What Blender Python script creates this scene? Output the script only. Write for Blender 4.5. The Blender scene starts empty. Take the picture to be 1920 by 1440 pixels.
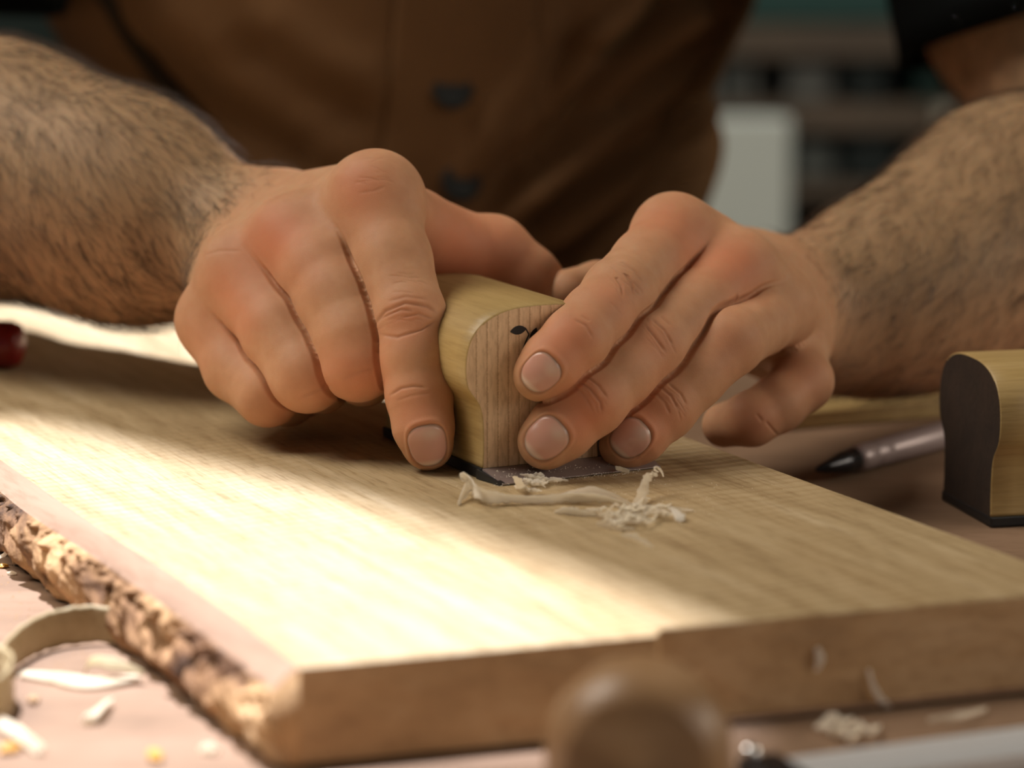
import bpy, bmesh, math, random
import numpy as np
from mathutils import Vector, Matrix, noise as mnoise

random.seed(7); rng = np.random.default_rng(7)
scene = bpy.context.scene
COL = scene.collection

# ---------------------------------------------------------------- camera
FPX, PITCH = 5400.0, math.radians(10.5)
BENCH_Z, THICK, CAMH = 0.900, 0.024, 0.178
TOP_Z = BENCH_Z + THICK
CAM = np.array([0.0, 0.0, TOP_Z + CAMH])
SP, CP = math.sin(PITCH), math.cos(PITCH)
FWD = np.array([0, CP, -SP]); UPV = np.array([0, SP, CP]); RGT = np.array([1.0, 0, 0])

def W(x, y, d):                       # photograph position + real distance -> world point
    return CAM + d * (FWD + (x - 960) / FPX * RGT - (y - 720) / FPX * UPV)
def on_z(x, y, z):                    # the same ray, where it meets a level surface
    v = (y - 720) / FPX
    return W(x, y, (CAM[2] - z) / (SP + v * CP))
def topp(x, y): return on_z(x, y, TOP_Z)
def bench(x, y): return on_z(x, y, BENCH_Z)
def to_px(P):                         # N x 3 -> pixel x, y, distance
    Q = np.asarray(P) - CAM
    d = Q @ FWD
    return 960 + FPX * (Q @ RGT) / d, 720 - FPX * (Q @ UPV) / d, d

cam_d = bpy.data.cameras.new('camera'); cam = bpy.data.objects.new('camera', cam_d); COL.objects.link(cam)
cam.location = CAM; cam.rotation_euler = (math.pi / 2 - PITCH, 0, 0)
cam_d.sensor_width = 36; cam_d.lens = FPX / 1920 * 36
cam_d.clip_start = 0.02; cam_d.clip_end = 50
cam_d.dof.use_dof = True; cam_d.dof.focus_distance = 0.838; cam_d.dof.aperture_fstop = 7.0
scene.camera = cam

# ---------------------------------------------------------------- light and exposure
scene.view_settings.view_transform = 'Standard'; scene.view_settings.look = 'None'
scene.view_settings.gamma = 1; scene.view_settings.use_curve_mapping = False
scene.view_settings.exposure = 0.0
world = bpy.data.worlds.new('daylight'); scene.world = world; world.use_nodes = True
bg = world.node_tree.nodes['Background']; bg.inputs[0].default_value = (0.80, 0.92, 1.0, 1); bg.inputs[1].default_value = 0.07

SUN = np.array([-0.16, 0.12, 1.0]); SUN /= np.linalg.norm(SUN)
sd = bpy.data.lights.new('sun', 'SUN'); sd.energy = 11.0; sd.angle = math.radians(1.1); sd.color = (0.92, 0.95, 1.10)
so = bpy.data.objects.new('sun', sd); COL.objects.link(so)
so.rotation_euler = Vector(SUN).to_track_quat('Z', 'Y').to_euler()

def area(name, loc, target, size, energy, color):
    l = bpy.data.lights.new(name, 'AREA'); l.shape = 'RECTANGLE'; l.size, l.size_y = size; l.energy = energy; l.color = color
    o = bpy.data.objects.new(name, l); COL.objects.link(o); o.location = loc
    o.rotation_euler = (Vector(loc) - Vector(target)).to_track_quat('Z', 'Y').to_euler()
    return o
HC = (-0.05, 0.85, 0.97)
area('window_light', (-.95, 0.95, 2.25), HC, (0.8, 0.8), 22, (1.0, 0.90, 0.78))
area('right_fill_light', (1.8, -.1, 1.7), (.05, 1.1, 1.0), (1.0, 0.9), 8.5, (1.0, 0.88, 0.76))  # weak warm fill added from the right front, no real opening there
area('apron_fill_light', (1.5, .95, 1.45), (.08, 1.27, 1.0), (.5, .4), 5.5, (1.0, .88, .72))  # unseen fill, added to brighten the right side of the apron
area('rack_fill_light', (0.5, 2.4, 2.3), (0.4, 3.5, 1.0), (0.8, 0.4), 10, (0.95, 1.0, 0.95))  # unseen fill, added to lift the shelving in the background

# ---------------------------------------------------------------- helpers
def link(name, me, mat=None, parent=None, smooth=True):
    o = bpy.data.objects.new(name, me); COL.objects.link(o)
    if mat is not None:
        for m in (mat if isinstance(mat, (list, tuple)) else [mat]): me.materials.append(getattr(m, "m", m))
    if parent is not None: o.parent = parent
    if smooth: me.polygons.foreach_set('use_smooth', [True] * len(me.polygons))
    return o
def mesh_np(name, V, F, mat=None, parent=None, smooth=True):
    me = bpy.data.meshes.new(name)
    me.from_pydata([tuple(map(float, v)) for v in V], [], [tuple(map(int, f)) for f in F]); me.update()
    return link(name, me, mat, parent, smooth)
def from_bm(name, bm, mat=None, parent=None, smooth=True):
    bmesh.ops.recalc_face_normals(bm, faces=bm.faces)
    me = bpy.data.meshes.new(name); bm.to_mesh(me); bm.free()
    return link(name, me, mat, parent, smooth)
def tag(o, label, cat, group=None, kind=None):
    o['label'] = label; o['category'] = cat
    if group: o['group'] = group
    if kind: o['kind'] = kind
    return o
def structure(o): o['kind'] = 'structure'; return o
def empty(name, loc=(0, 0, 0), rz=0):
    o = bpy.data.objects.new(name, None); COL.objects.link(o); o.location = loc; o.rotation_euler = (0, 0, rz)
    o.empty_display_size = 0.02; return o
def box_bm(bm, lo, hi, M=None, bevel=0):
    r = bmesh.ops.create_cube(bm, size=1)
    lo, hi = Vector(lo), Vector(hi)
    for v in r['verts']:
        v.co = Vector(((v.co.x + .5) * (hi.x - lo.x) + lo.x, (v.co.y + .5) * (hi.y - lo.y) + lo.y, (v.co.z + .5) * (hi.z - lo.z) + lo.z))
    if bevel:
        es = list({e for v in r['verts'] for e in v.link_edges})
        g = bmesh.ops.bevel(bm, geom=es, offset=bevel, segments=2, affect='EDGES', profile=.5)
        vs = g['verts']
        allv = {v for f in g['faces'] for v in f.verts} | set(v for v in r['verts'] if v.is_valid)
    else: allv = set(r['verts'])
    if M is not None:
        for v in allv: v.co = M @ v.co
def box(name, lo, hi, mat, parent=None, M=None, bevel=0):
    bm = bmesh.new(); box_bm(bm, lo, hi, None, bevel)
    if M is not None: bmesh.ops.transform(bm, matrix=M, verts=bm.verts)
    return from_bm(name, bm, mat, parent, smooth=False)
def lathe(name, prof, mat, parent=None, n=40, axis_from=None, axis_to=None):
    V, F = [], []
    for (r, z) in prof:
        for i in range(n):
            a = 2 * math.pi * i / n; V.append((r * math.cos(a), r * math.sin(a), z))
    m = len(prof)
    for j in range(m - 1):
        for i in range(n):
            F.append((j * n + i, j * n + (i + 1) % n, (j + 1) * n + (i + 1) % n, (j + 1) * n + i))
    F.append(tuple(range(n))[::-1]); F.append(tuple((m - 1) * n + i for i in range(n)))
    if axis_from is not None:
        a, b = Vector(axis_from), Vector(axis_to); q = (b - a).normalized().to_track_quat('Z', 'Y')
        V = [tuple(a + q @ Vector(v)) for v in V]
    return mesh_np(name, V, F, mat, parent)

# ---------------------------------------------------------------- materials
def lin(c): return tuple(((x / 255) / 12.92 if x / 255 <= .04045 else ((x / 255 + .055) / 1.055) ** 2.4) for x in c)
class Mat:
    def __init__(s, name, color, rough=.6, **kw):
        s.m = bpy.data.materials.new(name); s.m.use_nodes = True; s.t = s.m.node_tree; s.b = s.t.nodes['Principled BSDF']
        s.b.inputs['Base Color'].default_value = (*color, 1); s.b.inputs['Roughness'].default_value = rough
        for k, v in kw.items(): s.b.inputs[k.replace('_', ' ')].default_value = v
        s.prev = None
    def n(s, t, **kw):
        o = s.t.nodes.new(t)
        for k, v in kw.items():
            if k in o.inputs: o.inputs[k].default_value = v
            else: setattr(o, k, v)
        return o
    def l(s, a, b): s.t.links.new(a, b)
    def coord(s, scale=(1, 1, 1), rot=(0, 0, 0), loc=(0, 0, 0), kind='Object'):
        tc = s.n('ShaderNodeTexCoord'); mp = s.n('ShaderNodeMapping')
        mp.inputs['Scale'].default_value = scale; mp.inputs['Rotation'].default_value = rot; mp.inputs['Location'].default_value = loc
        s.l(tc.outputs[kind], mp.inputs['Vector']); return mp.outputs['Vector']
    def noise(s, vec, scale, detail=4, rough=.55, dist=0):
        o = s.n('ShaderNodeTexNoise'); o.inputs['Scale'].default_value = scale; o.inputs['Detail'].default_value = detail
        o.inputs['Roughness'].default_value = rough; o.inputs['Distortion'].default_value = dist
        s.l(vec, o.inputs['Vector']); return o.outputs['Fac']
    def ramp(s, fac, stops):
        o = s.n('ShaderNodeValToRGB'); e = o.color_ramp.elements
        e[0].position, e[0].color = stops[0][0], (*stops[0][1], 1)
        e[1].position, e[1].color = stops[-1][0], (*stops[-1][1], 1)
        for p, c in stops[1:-1]:
            q = e.new(p); q.color = (*c, 1)
        s.l(fac, o.inputs['Fac']); return o.outputs['Color']
    def mix(s, fac, a, b, mode='MIX'):
        o = s.n('ShaderNodeMix', data_type='RGBA', blend_type=mode)
        for src, idx in ((fac, 0), (a, 6), (b, 7)):
            if hasattr(src, 'is_linked') or hasattr(src, 'links'): s.l(src, o.inputs[idx])
            elif isinstance(src, (int, float)): o.inputs[idx].default_value = src
            else: o.inputs[idx].default_value = (*src, 1)
        return o.outputs[2]
    def color(s, out): s.l(out, s.b.inputs['Base Color'])
    def bump(s, h, strength, dist):
        o = s.n('ShaderNodeBump'); o.inputs['Strength'].default_value = strength; o.inputs['Distance'].default_value = dist
        s.l(h, o.inputs['Height'])
        if s.prev is not None: s.l(s.prev, o.inputs['Normal'])
        s.prev = o.outputs['Normal']; s.l(s.prev, s.b.inputs['Normal'])

def wood(name, c_dark, c_mid, c_light, scale=(60, 6, 60), rot=(0, 0, 0), rough=.6, fine=1.0, bumpd=.00025):
    m = Mat(name, c_mid, rough)
    v = m.coord(scale, rot)
    a = m.noise(v, 1.0, 5, .6, .3); 
    v2 = m.coord(tuple(x * 7 for x in scale), rot); b = m.noise(v2, 1.0, 3, .6)
    col = m.ramp(a, [(.3, c_dark), (.5, c_mid), (.7, c_light)])
    f = m.ramp(b, [(.34, (.62, .56, .48)), (.5, (1, 1, 1))])
    if name == 'planed_wood':
        st = m.ramp(m.noise(m.coord((20, 5, 20)), 1.0, 4, .6, .8), [(.52, (1, 1, 1)), (.72, (.86, .80, .72))]); col = m.mix(1.0, col, st, 'MULTIPLY')
    m.color(m.mix(.55 * fine, col, f, 'MULTIPLY')); m.bump(b, .6, bumpd)
    return m

BD = math.radians(26.5)               # the board runs away to the left by this angle
m_board = wood('planed_wood', (.38, .27, .14), (.49, .365, .20), (.57, .445, .27), (150, 9, 150), rough=.5, fine=1.35)
bt = m_board
# sawn ripple across the board and pale resin smears
v = bt.coord((1, 1, 1)); w_ = bt.n('ShaderNodeTexWave'); w_.bands_direction = 'Y'
w_.inputs['Scale'].default_value = 60; w_.inputs['Distortion'].default_value = 3; w_.inputs['Detail'].default_value = 3; w_.inputs['Detail Scale'].default_value = 1.2
bt.l(v, w_.inputs['Vector']); msk = bt.noise(bt.coord((12, 9, 12)), 1.0, 2)
mm = bt.n('ShaderNodeMath', operation='MULTIPLY'); bt.l(w_.outputs['Fac'], mm.inputs[0]); bt.l(msk, mm.inputs[1]); bt.bump(mm.outputs[0], .5, .0006)
kerf = bt.ramp(mm.outputs[0], [(.30, (1, 1, 1)), (.60, (.80, .74, .66))]); lk = bt.b.inputs['Base Color'].links[0].from_socket; bt.color(bt.mix(.8, lk, kerf, 'MULTIPLY'))
m_end = wood('end_grain_wood', (.40, .235, .11), (.52, .315, .15), (.60, .39, .21), (25, 90, 70), rough=.75, fine=.7)
m_sap = wood('sapwood', (.27, .165, .105), (.33, .205, .13), (.38, .25, .165), (60, 8, 60), rough=.65, fine=.6)
m_bark = Mat('bark', (.3, .18, .09), .9)
v = m_bark.coord((70, 26, 40)); a = m_bark.noise(v, 1.0, 8, .65, .6); b = m_bark.noise(m_bark.coord((22, 11, 22)), 1.0, 4, .6)
c1 = m_bark.ramp(a, [(.31, (.05, .025, .013)), (.43, (.28, .15, .065)), (.57, (.58, .35, .16)), (.75, (.66, .47, .28))])
c2 = m_bark.ramp(b, [(.40, (.45, .36, .34)), (.55, (1, 1, 1))])
m_bark.color(m_bark.mix(.75, c1, c2, 'MULTIPLY')); m_bark.bump(a, .9, .0022)
m_bench = wood('bench_plywood', (.20, .122, .070), (.245, .150, .088), (.28, .175, .108), (14, 40, 20), rough=.75, fine=.5)
m_block = wood('beech_side', (.37, .245, .09), (.45, .31, .12), (.51, .36, .155), (120, 9, 120), rough=.45, fine=.5)
m_blockend = Mat('beech_end', (.5, .36, .23), .6)
v = m_blockend.coord((1, 1, 1)); wv = m_blockend.n('ShaderNodeTexWave'); wv.bands_direction = 'X'; wv.wave_profile = 'SAW'
wv.inputs['Scale'].default_value = 92; wv.inputs['Distortion'].default_value = .9; wv.inputs['Detail'].default_value = 2; wv.inputs['Detail Scale'].default_value = 25
m_blockend.l(v, wv.inputs['Vector'])
c1 = m_blockend.ramp(wv.outputs['Fac'], [(.0, (.74, .52, .32)), (.82, (.66, .45, .27)), (.93, (.45, .28, .15)), (1.0, (.68, .47, .28))])
g2 = m_blockend.noise(m_blockend.coord((900, 900, 250)), 1.0, 2)
m_blockend.color(m_blockend.mix(.5, c1, m_blockend.ramp(g2, [(.38, (.68, .62, .58)), (.55, (1, 1, 1))]), 'MULTIPLY'))
m_black = Mat('black_base', (.008, .009, .010), .45)
m_darkend = wood('dark_end_wood', (.016, .009, .006), (.026, .015, .009), (.036, .02, .012), (60, 60, 60), rough=.7)  # near-black brown wood for the second block's end face
m_steel = Mat('blade_steel', (.34, .27, .25), .40, Metallic=.5)
m_steel.bump(m_steel.noise(m_steel.coord((900, 60, 60)), 1.0, 2), .2, .0001)
m_bright = Mat('bright_steel', (.80, .81, .82), .45, Metallic=.5)
m_chrome = Mat('polished_steel', (.9, .9, .9), .06, Metallic=1.0)
m_ink = Mat('black_print', (.006, .007, .008), .5)
m_knob = wood('turned_handle_wood', (.28, .155, .07), (.36, .21, .10), (.42, .26, .14), (30, 30, 90), rough=.38, fine=.3)
m_red = Mat('red_plastic', (.25, .012, .008), .3)
m_darkmetal = Mat('dark_metal', (.05, .05, .055), .3, Metallic=.8)
m_greymetal = Mat('grey_metal', (.42, .34, .34), .4, Metallic=.3)
m_shav = Mat('wood_shaving', (.75, .62, .45), .6, Subsurface_Weight=0.0, Transmission_Weight=0.0)
m_shav.bump(m_shav.noise(m_shav.coord((800, 200, 800)), 1.0, 2), .4, .0002)
m_shav.color(m_shav.ramp(m_shav.noise(m_shav.coord((120, 60, 120)), 1.0, 3), [(.35, (.76, .62, .42)), (.6, (.90, .80, .62))]))
m_white = Mat('pale_shaving', (.95, .92, .86), .6)
m_film = Mat('thin_film_shaving', (.90, .80, .64), .5, Alpha=.5)
for m_, a_ in ((m_shav, .55), (m_white, .55), (m_film, .5)):
    tr = m_.n('ShaderNodeBsdfTranslucent'); tr.inputs['Color'].default_value = (.96, .91, .80, 1); mx = m_.n('ShaderNodeMixShader'); mx.inputs[0].default_value = a_
    out = m_.t.nodes['Material Output']; m_.l(m_.b.outputs[0], mx.inputs[1]); m_.l(tr.outputs[0], mx.inputs[2])
    if m_ is m_film:
        tp = m_.n('ShaderNodeBsdfTransparent'); m2 = m_.n('ShaderNodeMixShader'); m2.inputs[0].default_value = .45; m_.l(mx.outputs[0], m2.inputs[1]); m_.l(tp.outputs[0], m2.inputs[2]); mx = m2; m_.b.inputs['Alpha'].default_value = 1
    m_.l(mx.outputs[0], out.inputs['Surface'])
m_tanshav = wood('thick_shaving', (.34, .25, .12), (.44, .34, .18), (.50, .40, .23), (60, 60, 60), rough=.6, fine=.4)
m_yellow = Mat('amber_chip', (.65, .33, .06), .5)
m_bits = Mat('wood_crumb', (.45, .28, .14), .8)

# ---------------------------------------------------------------- the room: floor, walls, ceiling with openings added to shape the sun
m_floor = wood('floorboards', (.10, .07, .045), (.14, .10, .065), (.18, .13, .09), (3, 20, 3), rough=.7)
m_wall = Mat('dark_plaster', (.045, .065, .055), .9); m_wall.bump(m_wall.noise(m_wall.coord((8, 8, 8)), 1, 5), .4, .01)
m_ceil = Mat('ceiling_board', (.30, .29, .27), .9); m_ceil.bump(m_ceil.noise(m_ceil.coord((6, 6, 6)), 1, 4), .3, .01)
structure(box('floor', (-2.2, -1.2, -.05), (2.6, 4.3, 0), m_floor))
structure(box('wall_back', (-2.2, 4.2, 0), (2.6, 4.3, 2.6), m_wall))
structure(box('wall_right', (2.5, -1.2, 0), (2.6, 4.2, 2.6), m_wall))
structure(box('baseboard_back', (-2.2, 4.18, 0), (2.5, 4.2, .12), m_floor))
def lit_patch(pts, z=TOP_Z):          # opening shaped in the unseen ceiling so sun lands only on this stretch
    out = []
    for x, y in pts:
        p = on_z(x, y, z); t = (2.6 - p[2]) / SUN[2]; q = p + SUN * t; out.append((q[0], q[1]))
    return out
PATCHES = [lit_patch([(-900, 470), (-900, 560), (0, 652), (175, 668), (330, 690), (560, 742), (760, 790), (760, 755), (500, 660), (330, 560), (0, 540)]),
           lit_patch([(-700, 560), (0, 775), (360, 868), (700, 950), (1010, 1050), (1330, 1180), (1300, 1212), (700, 1258), (640, 1420), (620, 1700), (-400, 1700), (-1100, 900)]),
           lit_patch([(1870, 655), (2300, 640), (2300, 705), (1890, 700)], BENCH_Z)]
bm = bmesh.new()
def loop(bm, pts, z):
    vs = [bm.verts.new((x, y, z)) for x, y in pts]; return [bm.edges.new((vs[i], vs[(i + 1) % len(vs)])) for i in range(len(vs))]
es = loop(bm, [(-2.2, -1.2), (2.6, -1.2), (2.6, 4.3), (-2.2, 4.3)], 2.6)
for p in PATCHES: es += loop(bm, p, 2.6)
bmesh.ops.triangle_fill(bm, edges=es, use_beauty=True, use_dissolve=False)
r = bmesh.ops.extrude_face_region(bm, geom=bm.faces[:])
for v_ in r['geom']:
    if isinstance(v_, bmesh.types.BMVert): v_.co.z += .03
structure(from_bm('ceiling', bm, m_ceil, smooth=False))

# shelving far behind, out of focus
m_shelf = wood('shelf_wood', (.075, .052, .035), (.10, .07, .045), (.13, .09, .06), (6, 20, 20), rough=.7)
m_panel = Mat('white_panel', (.62, .66, .60), .7); m_gtin = Mat('grey_tin', (.16, .18, .165), .6); m_gtin2 = Mat('pale_tin', (.24, .25, .23), .6)
m_dk = Mat('black_crate', (.010, .018, .017), .7); m_dkgreen = Mat('dark_green_crate', (.012, .05, .042), .7)
m_cream = Mat('cream_card', (.42, .38, .30), .8)
SY = 3.0
def sh(x, y, Y=SY):                   # point of that ray at the shelf front
    v = (y - 720) / FPX; return W(x, y, Y / (CP - v * SP))
rack = empty('storage_rack', (0, 0, 0))
tag(rack, 'dark brown wooden storage rack against the far wall behind the person', 'shelf')
def pbox(name, x0, y0, x1, y1, Y, depth, mat, parent=None, bevel=0):
    a, b = sh(x0, y1, Y), sh(x1, y0, Y)
    za = sh(x0, y1, SY)[2] + .0015 if parent is None else a[2]
    return box(name, (a[0], Y, za), (b[0], Y + depth, b[2]), mat, parent, bevel=bevel)
for i, (y0, y1) in enumerate([(48, 108), (196, 246), (345, 372), (470, 500)]):
    pbox('shelf_board', 1180, y0, 2150, y1, SY, .4, m_shelf, rack)
a = sh(1180, 500); b = sh(2150, -400)
for x in (1180, 2150):
    q = sh(x, 0); box('upright', (q[0] - .02, SY, 0), (q[0] + .02, SY + .4, 2.2), m_shelf, rack)
box('back_panel', (a[0], SY + .4, 0), (b[0], SY + .42, 2.2), m_dk, rack)
GR = 'tins on the middle shelf of the rack'
tag(pbox('tin', 1300, 108, 1345, 196, SY + .05, .03, m_gtin2, bevel=.003), 'pale grey tin on the upper rack shelf nearest the apron', 'tin', GR)
tag(pbox('tin', 1352, 112, 1392, 196, SY + .05, .03, m_gtin, bevel=.003), 'dull grey tin on the rack, second from the apron', 'tin', GR)
tag(pbox('tin', 1396, 114, 1420, 196, SY + .05, .02, m_gtin2, bevel=.003), 'narrow pale tin on the rack, third from the apron', 'tin', GR)
tag(pbox('storage_box', 1475, 112, 1560, 196, SY + .05, .1, m_gtin2, bevel=.004), 'light grey box on the upper rack shelf left of the black crate', 'box')
tag(pbox('crate', 1590, 114, 1665, 196, SY + .02, .2, m_dk, bevel=.004), 'black crate on the upper rack shelf', 'crate')
tag(pbox('crate', 1715, 114, 1775, 196, SY + .05, .2, m_dkgreen, bevel=.004), 'dark green crate on the upper rack shelf beside the sleeve', 'crate')
tag(pbox('crate', 1585, 256, 1680, 345, SY + .02, .2, m_dk, bevel=.004), 'black crate on the lower rack shelf', 'crate')
tag(pbox('storage_box', 1495, 262, 1570, 345, SY + .05, .1, m_gtin, bevel=.004), 'slate grey box on the lower rack shelf', 'box')
tag(pbox('notice_card', 1758, 200, 1785, 262, SY - .02, .01, m_cream), 'small cream card standing in front of the rack beside the right upper arm', 'card')
pa, pb = sh(1290, 980, SY - .35), sh(1484, 222, SY - .35); g = box('white_panel', (pa[0], SY - .35, 0), (pb[0], SY - .32, pb[2]), m_panel, bevel=.004)
tag(g, 'white upright panel standing behind the person between apron and right hand', 'panel')
tag(pbox('storage_box', 1330, -60, 1700, 48, SY + .03, .25, m_dkgreen, bevel=.004), 'wide dark green box on top rack shelf at the top edge of the photo', 'box')

# ---------------------------------------------------------------- workbench
wb = empty('workbench', (0, 0, 0)); tag(wb, 'light plywood workbench carrying the board and tools', 'workbench')
box('benchtop', (-.75, .30, BENCH_Z - .04), (.75, 1.2, BENCH_Z), m_bench, wb, bevel=.002)
for x in (-.68, .62):
    for y in (.36, 1.08): box('leg', (x, y, 0), (x + .06, y + .06, BENCH_Z - .04), m_bench, wb)
box('apron_rail', (-.68, 1.1, BENCH_Z - .14), (.68, 1.13, BENCH_Z - .04), m_bench, wb)

# ---------------------------------------------------------------- live-edge board
A0 = topp(560, 1250)[:2]              # near left corner of the top face
eu = np.array([-math.sin(BD), math.cos(BD)])
def edge_fit(p, q):                   # board edge as lateral offset for a given run
    a = topp(*p)[:2] - A0; b = topp(*q)[:2] - A0
    return a, b
fr = topp(1920, 1127)[:2] - A0        # front edge runs this way
ef = fr / np.linalg.norm(fr)
def bcoord(P):                        # solve P = A0 + u*eu + v*ef
    M = np.array([eu, ef]).T; return np.linalg.solve(M, np.asarray(P)[:2] - A0)
le = [bcoord(topp(*p)) for p in [(560, 1250), (430, 1150), (300, 1062), (200, 1000), (100, 932), (0, 862)]]
re = [bcoord(topp(*p)) for p in [(1920, 1052), (1700, 968), (1500, 900), (1400, 862)]]
LU = [p[0] for p in le]; LV = [p[1] for p in le]
re = sorted(re, key=lambda p: p[0]); RU = [p[0] for p in re]; RV = [p[1] for p in re]
rs = (RV[-1] - RV[0]) / (RU[-1] - RU[0]); lsl = (LV[-1] - LV[0]) / (LU[-1] - LU[0])
END_U = bcoord(topp(0, 570))[0] + .02
print('board', LU, LV, RU, RV, END_U)
def left_v(u):  return np.interp(u, LU, LV) if u <= LU[-1] else LV[-1] + (u - LU[-1]) * lsl
def right_v(u): return RV[0] + (u - RU[0]) * rs
NOTCH_V = bcoord(topp(1262, 1190))[1]
def n3(x, y, z, s=1.0): return mnoise.noise(Vector((x * s, y * s, z * s)))
def fbm(x, y, z, s, o=4):
    t, a = 0, 1
    for k in range(o): t += a * mnoise.noise(Vector((x * s, y * s, z * s))); s *= 2.1; a *= .5
    return t
board = empty('live_edge_board', (0, 0, 0)); tag(board, 'thick pale wooden board with a live bark edge, lying across the workbench', 'board')
NU, NV = 260, 60
def u_start(v): return -.0 if v < NOTCH_V else .0045
def BP(u, v, z): p = A0 + u * eu + v * ef; return (p[0], p[1], z)
us = [(END_U) * (i / NU) ** 1.15 for i in range(NU + 1)]
V, F, MI = [], [], []
def wane(u): return .0035 + .0012 * n3(u * 40, 3, 0) + .0007 * n3(u * 170, 9, 0)
for i, u in enumerate(us):
    lv, rv = left_v(u), right_v(u)
    for j in range(NV + 1):
        t = j / NV; vv = lv + (rv - lv) * t
        uu = u + (u_start(vv) * max(0, 1 - i / 8) if vv > NOTCH_V - .004 else 0)
        if abs(vv - NOTCH_V) < .004 and vv < NOTCH_V: uu = u + .0045 * max(0, 1 - i / 8) * max(0, (vv - NOTCH_V + .0022) / .0022)
        z = TOP_Z + .00008 * n3(uu * 60, vv * 300, 0)
        if i == 0: z -= .0004
        V.append(BP(uu, vv, z))
    w = wane(u); V.append(BP(u, rv + w * .5, TOP_Z - .0018)); V.append(BP(u, rv + w + .0008 * n3(u * 400, 1, 5), TOP_Z - .005)); V.append(BP(u, rv + w * 1.2, BENCH_Z + .0012))
row = NV + 4
for i in range(NU):
    for j in range(row - 1):
        F.append((i * row + j, i * row + j + 1, (i + 1) * row + j + 1, (i + 1) * row + j)); MI.append(0 if j < NV else 1)
# underside
for i in (0, NU):
    pass
bl = len(V)
for i, u in enumerate(us): V.append(BP(u, left_v(u), BENCH_Z + .0012))
for i in range(NU):
    F.append((i * row + row - 1, bl + i, bl + i + 1, (i + 1) * row + row - 1)); MI.append(1)
for i, s in ((0, 1), (NU, -1)):       # end faces as stacked strips with a little saw roughness
    base = len(V); K = 8
    for k in range(K + 1):
        for j in range(NV + 1):
            p = np.array(V[i * row + j]); z = p[2] + (BENCH_Z + .0012 - p[2]) * k / K
            if 0 < k: p = p + np.append(eu, 0) * (.0003 * n3(j * .3, k * .7, i) )
            V.append((p[0], p[1], z))
    for k in range(K):
        for j in range(NV):
            q = (base + k * (NV + 1) + j, base + (k + 1) * (NV + 1) + j, base + (k + 1) * (NV + 1) + j + 1, base + k * (NV + 1) + j + 1)
            F.append(q if s > 0 else q[::-1]); MI.append(2)
    # right return
    a = base + NV; q = [i * row + NV + 1, i * row + NV + 2, i * row + NV + 3]
    F.append((i * row + NV, *q, base + K * (NV + 1) + NV)); MI.append(2)
bo = mesh_np('plank', V, F, [m_board, m_sap, m_end], board)
bo.data.polygons.foreach_set('material_index', MI)
bm = bmesh.new(); bm.from_mesh(bo.data); bmesh.ops.recalc_face_normals(bm, faces=bm.faces); bm.to_mesh(bo.data); bm.free()
# shading of the flat board follows its own frame
bo.data.polygons.foreach_set('use_smooth', [False] * len(bo.data.polygons))
# board-aligned coordinates for the grain: rotate the object frame, keep vertices in place
def realign(o, ang, origin):
    M = Matrix.Translation(Vector(origin)) @ Matrix.Rotation(ang, 4, 'Z')
    o.data.transform(M.inverted()); o.matrix_world = M
realign(bo, BD, (A0[0], A0[1], TOP_Z))

# sapwood chamfer and bark edge
NB, KB = 620, 46
V, F, MI = [], [], []
for i in range(NB + 1):
    u = END_U * (i / NB) ** 1.25
    lv = left_v(u); ch = .0062 + .0014 * n3(u * 18, 0, 2); zc = TOP_Z - .0052 - .0008 * n3(u * 25, 4, 4)
    for k in range(KB + 1):
        t = k / KB
        if k == 0: V.append(BP(u, lv, TOP_Z)); continue
        if t < .16:
            s = t / .16; V.append(BP(u, lv - ch * s - .0005 * math.sin(s * 3.14), TOP_Z + (zc - TOP_Z) * s)); continue
        s = (t - .16) / .84
        z = zc + (BENCH_Z + .0008 - zc) * s
        bul = .0035 * math.sin(min(1, s * 1.15) * math.pi * .75) - .004 * s * s + .0025 * n3(u * 22, s * 2, 1)
        rid = fbm(u * 1.0 + s * .012, s * .010, 7, 150, 5)
        rid2 = abs(fbm(u + s * .02, s * .02, 3, 70, 3))
        lump = max(0, fbm(u, s * .02, 11, 220, 3)) * max(0, 1 - s * 2.6) * .006
        crack = -.0045 * max(0, 1 - abs(n3(u * 55 + s * 1.6, s * .8, 21)) * 7) * min(1, s * 4)
        off = ch + bul + (.0020 * rid + .0025 * rid2 + crack) * min(1, s * 5) + lump
        V.append(BP(u + .0008 * rid, lv - off, z))
for i in range(NB):
    for k in range(KB):
        a = i * (KB + 1) + k; F.append((a, a + KB + 1, a + KB + 2, a + 1)); MI.append(0 if k / KB < .15 else 1)
# close the near end and the underside
nb = len(V); V.append(BP(0, left_v(0), BENCH_Z + .0008)); V.append(BP(END_U, left_v(END_U), BENCH_Z + .0008))
F.append(tuple(range(KB + 1)) + (nb,)); MI.append(1)
F.append(tuple(NB * (KB + 1) + k for k in range(KB + 1))[::-1] + (nb + 1,)); MI.append(2)
F.append((KB, NB * (KB + 1) + KB, nb + 1, nb)) ; MI.append(1)
bk = mesh_np('bark_edge', V, F, [m_sap, m_bark, m_end], board, smooth=True); bk['label'] = 'rough cracked brown bark strip along the left edge'
bk.data.polygons.foreach_set('material_index', MI)
realign(bk, BD, (A0[0], A0[1], TOP_Z))

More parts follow.
